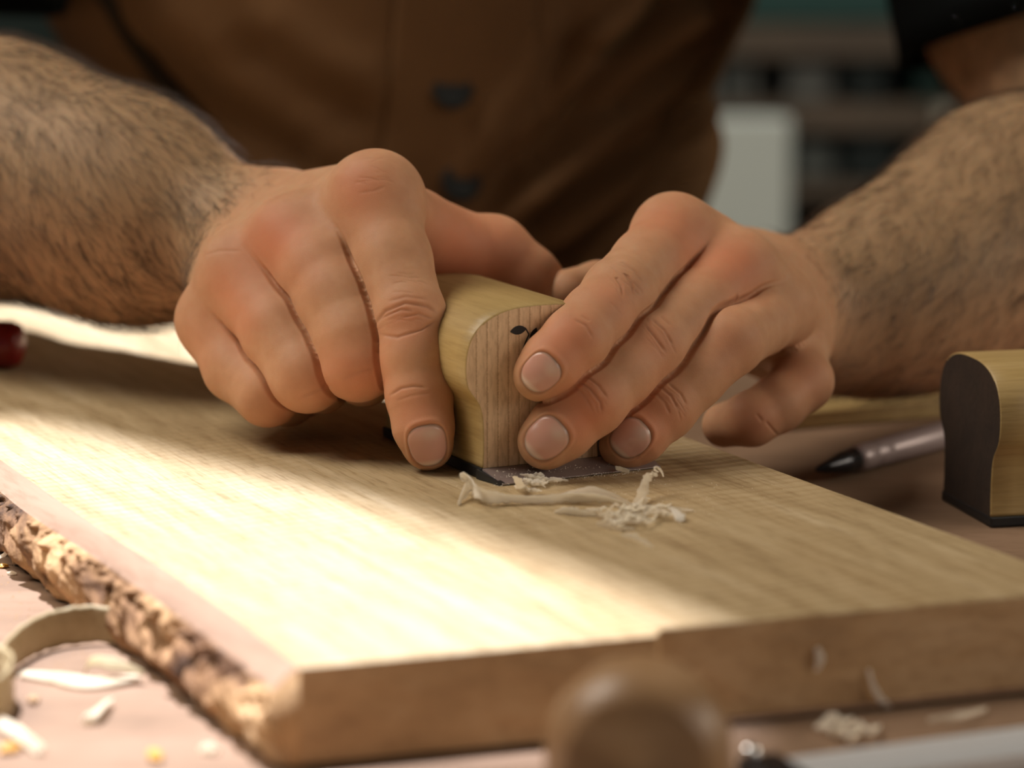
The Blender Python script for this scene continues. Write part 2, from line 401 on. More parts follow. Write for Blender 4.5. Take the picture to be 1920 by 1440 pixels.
# ---------------------------------------------------------------- hand scraper blocks
def block_profile():                  # half-waisted arch; a across, z up (metres), base inset
    L = []
    hw, H, z0 = .0243, .0465, .003
    L += [(.0190, z0), (.0187, z0 + .0065), (.0189, z0 + .0135), (.0200, z0 + .0185), (.0228, z0 + .0225), (.0239, z0 + .0250), (.0243, z0 + .0285)]
    for k in range(1, 13):
        t = k / 12 * math.pi / 2
        L.append((hw * math.cos(t) ** .72, z0 + .0285 + (H - .0285) * math.sin(t) ** .80))
    L[-1] = (0.0, z0 + H)
    right = L; left = [(-a, z) for a, z in L[:-1]]
    return left + right[::-1]         # left bottom -> over the top -> right bottom
def smooth_prof(P, n=4):
    out = []
    for i in range(len(P) - 1):
        for k in range(n):
            t = k / n
            p0, p1, p2, p3 = P[max(i - 1, 0)], P[i], P[i + 1], P[min(i + 2, len(P) - 1)]
            f = lambda a, b, c, d: .5 * (2 * b + (c - a) * t + (2 * a - 5 * b + 4 * c - d) * t * t + (3 * b - a - 3 * c + d) * t ** 3)
            out.append((f(p0[0], p1[0], p2[0], p3[0]), f(p0[1], p1[1], p2[1], p3[1])))
    out.append(P[-1]); return out
def scraper(name, loc, rz, length, endmat, blade=True):
    root = empty(name, loc, rz)
    P = smooth_prof(block_profile()); n = len(P)
    bm = bmesh.new()
    ys = [0, .0004] + [length * k / 10 for k in range(1, 10)] + [length - .0004, length]
    rows = []
    for y in ys:
        ins = .0004 if y in (0, length) else 0
        cx, cz = 0, .025
        rows.append([bm.verts.new((a - (ins * (1 if a > 0 else -1)), y, z - (ins if z > .045 else 0))) for a, z in P])
    for r0, r1 in zip(rows, rows[1:]):
        for i in range(n - 1): f = bm.faces.new((r0[i], r0[i + 1], r1[i + 1], r1[i])); f.material_index = 0; f.smooth = True
        f = bm.faces.new((r0[-1], r0[0], r1[0], r1[-1])); f.material_index = 0
    for r_ in (rows[0], rows[-1]):
        f = bm.faces.new(r_); f.material_index = 1
    bmesh.ops.recalc_face_normals(bm, faces=bm.faces)
    me = bpy.data.meshes.new('wooden_grip'); bm.to_mesh(me); bm.free()
    o = link('wooden_grip', me, [m_block, endmat], root, smooth=False)
    for p in me.polygons: p.use_smooth = (p.material_index == 0)
    # base
    x0, x1 = -.0197, (.0345 if blade else .0197)
    bm = bmesh.new(); box_bm(bm, (x0, -.0002, 0), (x1 - (.002 if blade else 0), length + .001, .0031), bevel=.0004); from_bm('base_plate', bm, m_black, root, smooth=False)
    if blade:
        bm = bmesh.new()
        a = [bm.verts.new(p) for p in [(x0 + .0006, -.0004, .0030), (x1, -.0004, .0030), (x1, -.0095, .0004), (x0 + .002, -.0105, .0004)]]
        b = [bm.verts.new(p) for p in [(x0 + .0006, -.0004, .0002), (x1, -.0004, .0002), (x1, -.0095, .0001), (x0 + .002, -.0105, .0001)]]
        bm.faces.new(a); bm.faces.new(b[::-1])
        for i in range(4): bm.faces.new((a[i], a[(i + 1) % 4], b[(i + 1) % 4], b[i]))
        from_bm('blade', bm, m_steel, root, smooth=False)
        bm = bmesh.new()
        box_bm(bm, (x0 - .0007, -.0102, 0), (x0 + .0012, .001, .0028)); 
        for v_ in bm.verts:
            if v_.co.y < -.009: v_.co.z = min(v_.co.z, .0006); v_.co.x += .0018
        from_bm('blade_side', bm, m_black, root, smooth=False)
    return root
O = topp(904, 899)
ang1 = math.radians(26.5)
ex = np.array([math.cos(ang1), math.sin(ang1)]); ey = np.array([-math.sin(ang1), math.cos(ang1)])
oc = O[:2] + ex * .0190
sc = scraper('hand_scraper', (oc[0], oc[1], TOP_Z + .0002), ang1, .068, m_blockend)
tag(sc, 'arched beech scraper block with steel blade held between both hands', 'scraper')
# leaf print on the end face
def leaf(cx, cz, L_, w_, ang, parent):
    P = []
    for k in range(24):
        t = k / 24 * 2 * math.pi
        x = L_ / 2 * math.cos(t); y = w_ / 2 * math.sin(t) * (1 - .55 * abs(math.cos(t)) ** 2.5) 
        P.append((cx + x * math.cos(ang) - y * math.sin(ang), -.00012, cz + x * math.sin(ang) + y * math.cos(ang)))
    return P
bm = bmesh.new()
for (cx, cz, L_, w_, an) in [(-.0074, .0425, .0052, .0026, .10), (-.0026, .0405, .0050, .0022, 1.15)]:
    bm.faces.new([bm.verts.new(p) for p in leaf(cx, cz, L_, w_, an, sc)])
stem = [(-.0050, .0427), (-.0040, .0410), (-.0050, .0390), (-.0058, .0372), (-.0062, .0350)]
for (a, b) in zip(stem, stem[1:]):
    d = Vector((b[0] - a[0], b[1] - a[1])).normalized() * .00022; nx, nz = -d.y, d.x
    bm.faces.new([bm.verts.new((p, -.00012, q)) for p, q in [(a[0] + nx, a[1] + nz), (b[0] + nx, b[1] + nz), (b[0] - nx, b[1] - nz), (a[0] - nx, a[1] - nz)]])
lf = from_bm('leaf_print', bm, m_ink, sc, smooth=False); lf['label'] = 'small black printed leaf sprig'

O2 = bench(1857, 990); ang2 = math.radians(13.8)
# this one lies with its long side to the right: rotate so that its length runs right
sc2 = scraper('hand_scraper', (0, 0, 0), 0, .075, m_darkend, blade=False)
e_end = np.array([-math.sin(ang2), math.cos(ang2)]); e_long = np.array([math.cos(ang2), math.sin(ang2)])
c2 = O2[:2] + e_end * .0190
sc2.location = (c2[0], c2[1], BENCH_Z + .0003); sc2.rotation_euler = (0, 0, ang2 - math.pi / 2)
tag(sc2, 'second wooden scraper block with dark end, resting on bench at the right edge', 'scraper')

# ---------------------------------------------------------------- other tools
# marking tool on the bench behind the board
a = bench(1545, 905); b = bench(1900, 805)
tl = empty('marking_tool', (0, 0, 0)); tag(tl, 'slim grey metal marking tool with dark tip behind the board', 'marking tool')
A_ = Vector(a) + Vector((0, 0, .005)); B_ = Vector(b) + Vector((0, 0, .005)); dv = (B_ - A_).normalized()
lathe('shaft', [(.0036, 0), (.0044, .004), (.0044, .010), (.0038, .011), (.0044, .012), (.0044, .018), (.0038, .019), (.0046, .021), (.0046, .085), (.003, .088)], m_greymetal, tl, 24, A_ + dv * .016, B_)
lathe('tip', [(.0008, -.004), (.0020, .002), (.0036, .010), (.0040, .0165)], m_darkmetal, tl, 24, A_, B_)
# pale offcut behind
a = bench(1590, 815)
oc_ = box('wood_offcut', (-.05, -.012, 0), (.05, .012, .006), m_block, bevel=.0008); oc_.location = (a[0] + .004, a[1] + .03, BENCH_Z + .0002); oc_.rotation_euler = (0, 0, math.radians(22))
tag(oc_, 'small pale wood offcut on bench behind the right little finger', 'offcut')
# red handled tool, far left
a = topp(38, 703)
rt = empty('red_handle_tool', (0, 0, 0)); tag(rt, 'glossy red tool handle lying on the board at the left edge', 'tool')
p0 = Vector((a[0] - .001, a[1] + .012, TOP_Z + .0085)); p1 = p0 + Vector((-.08, .012, 0))
lathe('handle', [(.0045, 0), (.0072, .0012), (.0083, .004), (.0083, .02), (.0072, .035), (.0080, .06), (.006, .07)], m_red, rt, 32, p0, p1)
lathe('shaft', [(.0028, .068), (.0028, .16)], m_darkmetal, rt, 16, p0, p1)
# rounded wooden handle close to the camera
c = W(1195, 1440, .580); r0 = .0195
kz = BENCH_Z + r0 + .0003
p0 = Vector((c[0], c[1], kz)); p1 = p0 + Vector((.004, .06, 0))
kn = lathe('wooden_handle', [(.0, 0), (.0140, .0004), (.0148, .0010), (.0175, .0036), (.0192, .0080), (.0195, .013), (.0175, .024), (.0140, .036), (.009, .042), (.0, .043)], m_knob, None, 56, p0, p1)
tag(kn, 'round brown wooden handle end on bench in front of the board, close to camera', 'handle')
# long steel bar tool at the lower right
a = bench(1425, 1462); b = bench(1920, 1396)
d2 = (b - a)[:2]; d2 /= np.linalg.norm(d2); an = math.atan2(d2[1], d2[0])
bt_ = empty('steel_bar', (a[0], a[1], BENCH_Z), an); tag(bt_, 'bright steel bar tool with grooved top lying at the lower right', 'steel tool')
bm = bmesh.new()
prof = [(0, 0), (0, .0035), (-.0012, .0048), (-.004, .0052), (-.005, .0044), (-.006, .0052), (-.011, .0052), (-.012, .0044), (-.013, .0050), (-.016, .0036), (-.016, 0)]
r0_ = [bm.verts.new((.004, y, z)) for y, z in prof]; r1_ = [bm.verts.new((.16, y, z)) for y, z in prof]
for i in range(len(prof)): bm.faces.new((r0_[i], r0_[(i + 1) % len(prof)], r1_[(i + 1) % len(prof)], r1_[i]))
bm.faces.new(r0_); bm.faces.new(r1_)
from_bm('bar', bm, m_bright, bt_, smooth=False)
box('end_cap', (-.006, -.017, 0), (.0042, .0, .0062), m_darkmetal, bt_, bevel=.001)
s_ = lathe('end_stud', [(.0, .0062), (.0016, .0064), (.0022, .0074), (.0020, .0086), (.0012, .0094), (.0, .0097)], m_chrome, bt_, 20); s_.location = (-.0040, -.003, 0); s_['label'] = 'polished round stud'

# ---------------------------------------------------------------- wood shavings
def ribbon(name, pts, widths, mat, wdir=None, rough=.0, frays=0, seed=0, thick=.00012, nw=6, curl=0.0):
    """thin ribbon through pts (world), width vector per point, frayed edges"""
    rr = random.Random(seed); pts = [Vector(p) for p in pts]; n = len(pts)
    # resample
    P, Wd = [], []; m = 8
    for i in range(n - 1):
        for k in range(m):
            t = k / m; p0, p1, p2, p3 = pts[max(i - 1, 0)], pts[i], pts[i + 1], pts[min(i + 2, n - 1)]
            P.append(.5 * (2 * p1 + (p2 - p0) * t + (2 * p0 - 5 * p1 + 4 * p2 - p3) * t * t + (3 * p1 - p0 - 3 * p2 + p3) * t ** 3))
            Wd.append(widths[i] * (1 - t) + widths[i + 1] * t)
    P.append(pts[-1]); Wd.append(widths[-1])
    V, F = [], []; N = len(P)
    for i, p in enumerate(P):
        tan = (P[min(i + 1, N - 1)] - P[max(i - 1, 0)]).normalized()
        wd = Vector(wdir(i / (N - 1)) if callable(wdir) else (wdir or (0, 0, 1))); wd = (wd - tan * wd.dot(tan)).normalized()
        nn = tan.cross(wd)
        e0 = 1 + rough * (rr.random() * 2 - 1); e1 = 1 + rough * (rr.random() * 2 - 1)
        for j in range(nw + 1):
            s = j / nw * 2 - 1; s *= (e0 if s < 0 else e1)
            off = wd * (s * Wd[i] / 2) + nn * (curl * Wd[i] * (s * s) + rough * Wd[i] * .12 * math.sin(i * 1.7 + j * 1.3 + seed))
            V.append(p + off)
    for i in range(N - 1):
        for j in range(nw):
            a = i * (nw + 1) + j; F.append((a, a + 1, a + nw + 2, a + nw + 1))
    o = mesh_np(name, V, F, mat)
    md = o.modifiers.new('thickness', 'SOLIDIFY'); md.thickness = thick; md.offset = 0
    return o
def lift(x, y, h): p = topp(x, y); return (p[0], p[1], TOP_Z + h)
def at_h(x, y, h): return tuple(on_z(x, y, TOP_Z + h))
# broad curl lying along the blade edge
tag(ribbon('wood_shaving', [at_h(858, 945, .0006), at_h(872, 912, .0035), at_h(884, 903, .0050), at_h(903, 922, .0040), at_h(945, 932, .0022), at_h(1010, 934, .0018), at_h(1075, 930, .0022), at_h(1130, 932, .0025), at_h(1175, 945, .0012)],
    [.0012, .0048, .0066, .0052, .0036, .0030, .0042, .0030, .0008], m_white, (-.1, -.55, .8), .18, seed=3, curl=.18, nw=8), 'long cream shaving curled along the front of the blade', 'wood shaving')
tag(ribbon('wood_shaving', [at_h(1030, 935, .0010), at_h(1080, 922, .0030), at_h(1110, 918, .0036), at_h(1150, 930, .0022), at_h(1190, 950, .0008)],
    [.002, .005, .0058, .004, .001], m_film, (.1, -.7, .6), .15, seed=5, curl=.1), 'thin see-through shaving arched in front of the blade', 'wood shaving')
tag(ribbon('wood_shaving', [at_h(1195, 962, .0004), at_h(1203, 925, .0028), at_h(1210, 905, .005), at_h(1218, 888, .0066), at_h(1232, 893, .006)],
    [.004, .0035, .002, .0025, .001], m_film, (1, .2, 0), .35, seed=8, curl=.1), 'wispy upright shaving at the right end of the blade', 'wood shaving')
# tangle of strands: each visible strand its own shaving
def strand(pts, w, mat, label, seed, grp=None, wd=(0, -.5, .8)):
    o = ribbon('shaving_strand', pts, w, mat, wd, .3, seed=seed, thick=.0001, nw=3); tag(o, label, 'wood shaving', grp); return o
G1 = 'tangled cream strands to the right of the blade'
rr = random.Random(4)
for k in range(34):
    cx = rr.uniform(1120, 1240); cy = 962 + (cx - 1180) * -.02 + rr.gauss(0, 8); L_ = rr.uniform(30, 75); sl = rr.uniform(-.55, .25)
    pts = [at_h(cx + s * L_, cy + s * L_ * sl + rr.gauss(0, 3), max(.0003, .0022 * (1 - abs(s) * 1.8) + rr.gauss(.0004, .0004))) for s in (-.5, -.2, .1, .3, .5)]
    strand(pts, [.0002, .0007, .0009, .0006, .0002], m_film if k % 4 == 0 else m_white, 'pale wood strand in the tangle right of the blade', k, G1)
strand([at_h(1040, 961, .0004), at_h(1065, 958, .0012), at_h(1090, 962, .0010), at_h(1120, 966, .0003)], [.0008, .003, .0026, .0005], m_white, 'flat cream shaving tuft just in front of the blade centre', 40)
strand([at_h(1210, 950, .0006), at_h(1250, 952, .0012), at_h(1278, 956, .0010), at_h(1300, 957, .0003)], [.0008, .0012, .0010, .0003], m_white, 'thin strand trailing right from the tangle', 41)
strand([at_h(1252, 950, .0010), at_h(1266, 958, .0018), at_h(1274, 968, .0014), at_h(1278, 978, .0003)], [.0008, .0020, .0028, .0020], m_white, 'small drooping flake at the right end of the tangle', 42, None, (1, 0, .2))
strand([at_h(1120, 985, .0003), at_h(1150, 990, .0007), at_h(1190, 992, .0004)], [.0006, .003, .0006], m_film, 'faint film flake lying in front of the tangle', 43)
strand([at_h(1165, 1003, .0003), at_h(1195, 1010, .0008), at_h(1225, 1026, .0003)], [.0006, .003, .0006], m_film, 'small film flake lying lower right of the tangle', 44)
strand([at_h(1235, 885, .006), at_h(1226, 880, .0075), at_h(1232, 876, .0085), at_h(1240, 884, .007), at_h(1244, 894, .005)], [.0003, .0006, .0007, .0006, .0003], m_white, 'tiny curled hook shaving above the right end of the blade', 45)
# shavings heaped on the blade
G2 = 'white shreds on the steel blade'
def on_blade(x, y, h=0):              # rough height of the bevel
    p = on_z(x, y, TOP_Z + .0015); l = (p[:2] - oc) @ ey; z = TOP_Z + .0006 + (.0028 * max(0, min(1, 1 + l / .0100))) + h
    return tuple(on_z(x, y, z))
for k in range(16):
    cx = rr.uniform(975, 1080); cy = 905 + rr.gauss(0, 5) - (cx - 1000) * .02; L_ = rr.uniform(18, 45)
    pts = [on_blade(cx + s * L_, cy + s * L_ * rr.uniform(-.2, .35), max(.0002, .0012 - abs(s) * .002)) for s in (-.5, -.15, .2, .5)]
    o = ribbon('shaving_shred', pts, [.0003, .0013, .0011, .0003], m_white, (0, -.4, .9), .4, seed=60 + k, nw=3); tag(o, 'white wood shred lying on the steel blade', 'wood shaving', G2)
o = ribbon('wood_shaving', [on_blade(963, 893, .001), on_blade(972, 900, .0022), on_blade(976, 912, .0024), on_blade(978, 922, .001)], [.0008, .0022, .0026, .002], m_shav, (1, 0, .2), .3, seed=90); tag(o, 'cream curl standing on the left part of the blade', 'wood shaving')
o = ribbon('wood_shaving', [on_blade(1154, 877, .0006), on_blade(1166, 880, .001), on_blade(1180, 884, .0006)], [.0012, .0016, .0012], m_white, (0, -.4, .9), .1, seed=91); tag(o, 'small white chip by the ring fingertip on the blade', 'wood chip')
# dust: uncountable specks
def specks(name, pts, mat, size, label, seed=0):
    rg = random.Random(seed); V, F = [], []
    for p in pts:
        s = size * rg.uniform(.4, 1.3); b = len(V); a = rg.random() * 6.28
        for q in ((1, 0, 0), (-.5, .8, 0), (-.6, -.7, 0), (0, 0, .8)):
            V.append((p[0] + s * (q[0] * math.cos(a) - q[1] * math.sin(a)), p[1] + s * (q[0] * math.sin(a) + q[1] * math.cos(a)), p[2] + s * q[2]))
        F += [(b, b + 1, b + 3), (b + 1, b + 2, b + 3), (b + 2, b, b + 3), (b, b + 2, b + 1)]
    o = mesh_np(name, V, F, mat, smooth=False); tag(o, label, 'dust', kind='stuff'); return o
rg = random.Random(2); pts = []
for k in range(420):
    x = rg.uniform(925, 1200); t = (x - 915) / 290; y0 = 880 - t * 14; y1 = 914 - t * 26; pts.append(on_blade(x, rg.uniform(y0, y1) if rg.random() < .5 else y1 - abs(rg.gauss(0, 8))))
specks('sawdust', pts, m_white, .00022, 'fine white sawdust scattered over the steel blade', 1)
pts = [at_h(rg.gauss(1180, 160), 900 + abs(rg.gauss(0, 60)), .0001) for k in range(260)]
specks('sawdust', [p for p in pts if bcoord(p)[1] < right_v(bcoord(p)[0]) - .002], m_white, .00016, 'fine pale dust on the board around the blade', 5)
pts = []
for k in range(700):
    x, y = rg.uniform(-40, 330), rg.uniform(1010, 1260); p = bench(x, y); u_, v_ = bcoord(p)
    if v_ < left_v(max(0, u_)) - .012: pts.append(tuple(p))
specks('wood_crumbs', pts, m_bits, .00035, 'brown bark crumbs sprinkled on the bench by the bark edge', 7)

# lower left: big curled shaving and chips on the bench
def bl(x, y, h=.0): return tuple(on_z(x, y, BENCH_Z + h))
def tall(x, y, h=.0):                  # bottom edge of an upright ribbon stands on the bench
    p = bench(x, y); return (p[0], p[1], BENCH_Z + h)
o = ribbon('curled_shaving', [tall(262, 1222, .0052), tall(215, 1212, .0056), tall(160, 1212, .0058), tall(95, 1222, .0056), tall(40, 1250, .0054), tall(8, 1290, .0050), tall(20, 1325, .0045)],
    [.0086, .0096, .0100, .0098, .0094, .009, .008], m_tanshav, (0, 0, 1), .05, seed=11, thick=.0004, nw=10, curl=.05)
tag(o, 'large olive-tan curled shaving standing against the bark edge', 'wood shaving')
o = ribbon('curled_shaving', [tall(-40, 1290, .0056), tall(0, 1300, .0062), tall(26, 1325, .0066), tall(8, 1355, .006), tall(-40, 1365, .0056)], [.010, .0115, .012, .0115, .010], m_tanshav, (0, 0, 1), .08, seed=12, thick=.0004, nw=8)
tag(o, 'dark rolled shaving at the left photo edge beside the large curl', 'wood shaving')
o = ribbon('wood_shaving', [bl(40, 1262, .0010), bl(110, 1270, .0012), bl(170, 1280, .0012), bl(262, 1268, .0016)], [.003, .006, .007, .003], m_shav, (.1, 1, .1), .06, seed=13, thick=.0003); tag(o, 'flat pale shaving lying under the large curl', 'wood shaving')
o = ribbon('wood_shaving', [bl(158, 1262, .001), bl(172, 1240, .005), bl(215, 1245, .005), bl(270, 1262, .003)], [.001, .0026, .0034, .001], m_tanshav, (.2, .6, .8), .08, seed=14, thick=.0003); tag(o, 'folded pale shaving between the large curl and the flat one', 'wood shaving')
o = ribbon('wood_shaving', [bl(158, 1358, .0004), bl(180, 1335, .0026), bl(205, 1312, .0016)], [.002, .003, .002], m_shav, (1, .4, .3), .05, seed=15, thick=.0004); tag(o, 'short pale sliver alone on the bench below the curl', 'wood chip')
o = ribbon('wood_shaving', [bl(-20, 1342, .001), bl(30, 1372, .0024), bl(76, 1408, .001)], [.003, .0032, .0028], m_shav, (1, -.2, .5), .05, seed=16, thick=.0004); tag(o, 'bright pale sliver in the lower left corner of the bench', 'wood chip')
o = ribbon('wood_shaving', [bl(-12, 1050, .0008), bl(8, 1040, .003), bl(20, 1022, .0060), bl(20, 1008, .0085)], [.0012, .0012, .0009, .0005], m_white, (1, 0, 0), .1, seed=17); tag(o, 'thin white curl rising at the left edge beside the bark', 'wood shaving')
def chip(x, y, s, mat, label, seed, cat='wood chip'):
    rg = random.Random(seed); bm = bmesh.new(); bmesh.ops.create_icosphere(bm, subdivisions=2, radius=s)
    for v_ in bm.verts:
        k = 1 + .5 * mnoise.noise(v_.co * (1.6 / s) + Vector((seed, 0, 0))); v_.co = Vector((v_.co.x * k, v_.co.y * k * .7, v_.co.z * k * .42))
    o = from_bm('wood_chip', bm, mat, smooth=False); p = bench(x, y); o.location = (p[0], p[1], BENCH_Z + s * .40); o.rotation_euler = (0, 0, rg.random() * 3)
    return tag(o, label, cat)
chip(5, 1065, .0016, m_yellow, 'amber chip at the left photo edge under the white curl', 1)
chip(22, 1078, .0014, m_shav, 'pale ragged chip beside the amber chip at the left edge', 2)
chip(60, 1063, .0010, m_shav, 'tiny pale chip on the bench near the bark edge', 3)
chip(18, 1412, .0026, m_yellow, 'amber chip in the lower left corner', 4)
chip(290, 1425, .0028, m_yellow, 'large amber chip at the bottom edge left of the board corner', 5)
chip(392, 1412, .0026, m_shav, 'pale ragged chip at the bottom edge close to the bark', 6)
chip(405, 1332, .0015, m_yellow, 'small amber chip right under the bark edge', 8)
chip(388, 1316, .0013, m_white, 'small white chip right under the bark edge', 9)
chip(62, 1318, .0022, m_bits, 'brown bark chip between the dark roll and the pale sliver', 10)
# shavings at the front of the board, right
def front(x, y, Yo=.0):               # a point just in front of the board's near face
    # near face plane through A0 along ef
    nrm = np.array([ef[1], -ef[0]]); v = (y - 720) / FPX; ray = FWD + (x - 960) / FPX * RGT - v * UPV
    base = A0 + eu * .0045
    t = ((base - CAM[:2]) @ nrm) / (ray[:2] @ nrm); p = CAM + ray * t
    return tuple(p - np.append(-nrm, 0) * -(.0008 + Yo) * -1) if False else tuple(p + np.append(nrm, 0) * (.0010 + Yo))
o = ribbon('wood_shaving', [front(1528, 1212, 0), front(1532, 1232, .0008), front(1526, 1256, .0002)], [.001, .0022, .001], m_white, (1, .2, .1), .2, seed=20); tag(o, 'small white flake stuck on the near face of the board', 'wood shaving')
o = ribbon('wood_shaving', [front(1625, 1252, 0), front(1632, 1285, .001), front(1655, 1320, .0015), front(1690, 1350, .003), front(1722, 1362, .004)], [.0008, .0014, .0018, .0018, .001], m_white, (1, .3, .3), .2, seed=21); tag(o, 'long white strand hanging down the near face of the board', 'wood shaving')
for k, (x, y) in enumerate([(1555, 1368), (1585, 1378), (1620, 1368), (1570, 1352)]):
    rg = random.Random(k); q = bl(x, y, .001)
    pts = [bl(x - 28, y - 4 + k, .0006), bl(x - 8, y - 8, .003), bl(x + 10, y + 3, .0026), bl(x + 30, y - 6, .0008)]
    o = ribbon('wood_shaving', pts, [.0008, .002, .0022, .0008], m_white, (0, -.3, 1), .35, seed=30 + k)
    tag(o, ['leftmost white shaving tuft lying on bench under the board face', 'white shaving tuft nearest the camera at the lower right', 'rightmost white shaving tuft under the hanging strand', 'upper white shaving tuft touching the board face'][k], 'wood shaving', 'white tufts on bench at the lower right')
o = ribbon('wood_shaving', [bl(1740, 1350, .001), bl(1800, 1342, .002), bl(1850, 1330, .001)], [.001, .002, .001], m_film, (0, -.3, 1), .35, seed=36); tag(o, 'faint strand on bench at the right below the board', 'wood shaving')

# ================================================================ the person
# limbs are grown from tapered segments laid along the bones; positions in millimetres about the camera station
def J(x, y, d, rpx=None, rmm=None):
    p = (W(x, y, d) - CAM) * 1000
    return (*p, rpx * d / FPX * 1000 if rpx is not None else rmm)
def mm(X, Y, H, r):                    # plain metres: X, Y, height over the board top
    return (X * 1000, Y * 1000, (H - CAMH) * 1000, r)
def seg(P, a, b):
    a = np.array(a, dtype=np.float32); b = np.array(b, dtype=np.float32)
    ba = b[:3] - a[:3]; pa = P - a[:3]
    t = np.clip((pa @ ba) / (ba @ ba), 0, 1)
    return np.sqrt(((pa - t[:, None] * ba) ** 2).sum(1)) - (a[3] + t * (b[3] - a[3]))
def smin(a, b, k):
    h = np.clip(k - np.abs(a - b), 0, None) / k
    return np.minimum(a, b) - h * h * k * .25
def chain(P, pts, k=2.5):
    d = seg(P, pts[0], pts[1])
    for a, b in zip(pts[1:], pts[2:]): d = smin(d, seg(P, a, b), k)
    return d
class Limb: pass
def limb_sdf(L):
    def f(P):
        P = P.astype(np.float32)
        palm = None
        for a, b, k in L.palm:
            s = seg(P, a, b); palm = s if palm is None else smin(palm, s, k)
        fds = [chain(P, pts) for pts, kj in L.fingers]; F = fds[0]
        for fd in fds[1:]: F = smin(F, fd, L.kf)
        out = smin(palm, F, 6.0)
        for a, b, k in L.dents:        # smooth hollows
            s = seg(P, a, b); h = np.clip(k - np.abs(out + s), 0, None) / k
            out = np.maximum(out, -s) + h * h * k * .25
        return out
    return f
def grad(f, P, e=.25):
    g = np.empty_like(P)
    for i in range(3):
        q = P.copy(); q[:, i] += e; r = P.copy(); r[:, i] -= e; g[:, i] = f(q) - f(r)
    n = np.linalg.norm(g, axis=1, keepdims=True); return g / np.maximum(n, 1e-6)
def surface(f, lo, hi, h=1.4):
    lo, hi = np.array(lo, float), np.array(hi, float); c = 5
    n = (np.ceil((hi - lo) / (h * c)).astype(int)) * c
    ax = [lo[i] + h * np.arange(n[i]) for i in range(3)]
    cx = [a[c // 2::c] for a in ax]
    G = np.stack(np.meshgrid(*cx, indexing='ij'), -1).reshape(-1, 3)
    D = f(G).reshape([len(a) for a in cx])
    full = np.repeat(np.repeat(np.repeat(D, c, 0), c, 1), c, 2).astype(np.float32)
    act = np.argwhere(np.abs(full) < h * c * 1.35)
    pts = np.stack([ax[i][act[:, i]] for i in range(3)], -1)
    vals = np.concatenate([f(pts[i:i + 400000]) for i in range(0, len(pts), 400000)])
    full[act[:, 0], act[:, 1], act[:, 2]] = vals
    S = full < 0
    s8 = [(i, j, k) for i in (0, 1) for j in (0, 1) for k in (0, 1)]
    cnt = sum(S[i:S.shape[0] - 1 + i, j:S.shape[1] - 1 + j, k:S.shape[2] - 1 + k].astype(np.int8) for i, j, k in s8)
    cells = np.argwhere((cnt > 0) & (cnt < 8)); idx = -np.ones(cnt.shape, int); idx[tuple(cells.T)] = np.arange(len(cells))
    acc = np.zeros((len(cells), 3)); num = np.zeros(len(cells))
    for a in s8:
        for ax_ in range(3):
            if a[ax_] == 0:
                b = list(a); b[ax_] = 1
                va = full[cells[:, 0] + a[0], cells[:, 1] + a[1], cells[:, 2] + a[2]]; vb = full[cells[:, 0] + b[0], cells[:, 1] + b[1], cells[:, 2] + b[2]]
                m = (va < 0) != (vb < 0); t = np.where(m, va / np.where(m, va - vb, 1), 0)
                p = np.array(a, float)[None].repeat(len(cells), 0); p[:, ax_] += t
                acc[m] += p[m]; num[m] += 1
    V = lo + h * (cells + acc / num[:, None])
    F = []
    for ax_ in range(3):
        sl = [slice(None)] * 3; sh_ = [slice(None)] * 3; sl[ax_] = slice(0, -1); sh_[ax_] = slice(1, None)
        A, B = S[tuple(sl)], S[tuple(sh_)]; E = np.argwhere(A != B)
        u, w = (ax_ + 1) % 3, (ax_ + 2) % 3
        E = E[(E[:, u] > 0) & (E[:, w] > 0) & (E[:, u] < cnt.shape[u]) & (E[:, w] < cnt.shape[w])]
        def c_(du, dw):
            q = E.copy(); q[:, u] -= du; q[:, w] -= dw; return idx[q[:, 0], q[:, 1], q[:, 2]]
        Q = np.stack([c_(1, 1), c_(0, 1), c_(0, 0), c_(1, 0)], -1)
        inside = A[E[:, 0], E[:, 1], E[:, 2]]
        Q[~inside] = Q[~inside][:, ::-1]; F.append(Q)
    F = np.concatenate(F); F = F[(F >= 0).all(1)]
    return V, F
def newton(f, V, it=2):
    for _ in range(it):
        g = np.empty_like(V); P = V.astype(np.float32)
        for i in range(3):
            q = P.copy(); q[:, i] += .3; r = P.copy(); r[:, i] -= .3; g[:, i] = (f(q) - f(r)) / .6
        V = V - np.clip(f(P).astype(float), -.6, .6)[:, None] * g * np.clip(np.linalg.norm(g, axis=1, keepdims=True) * 1.6 - .6, 0, 1)
    return V
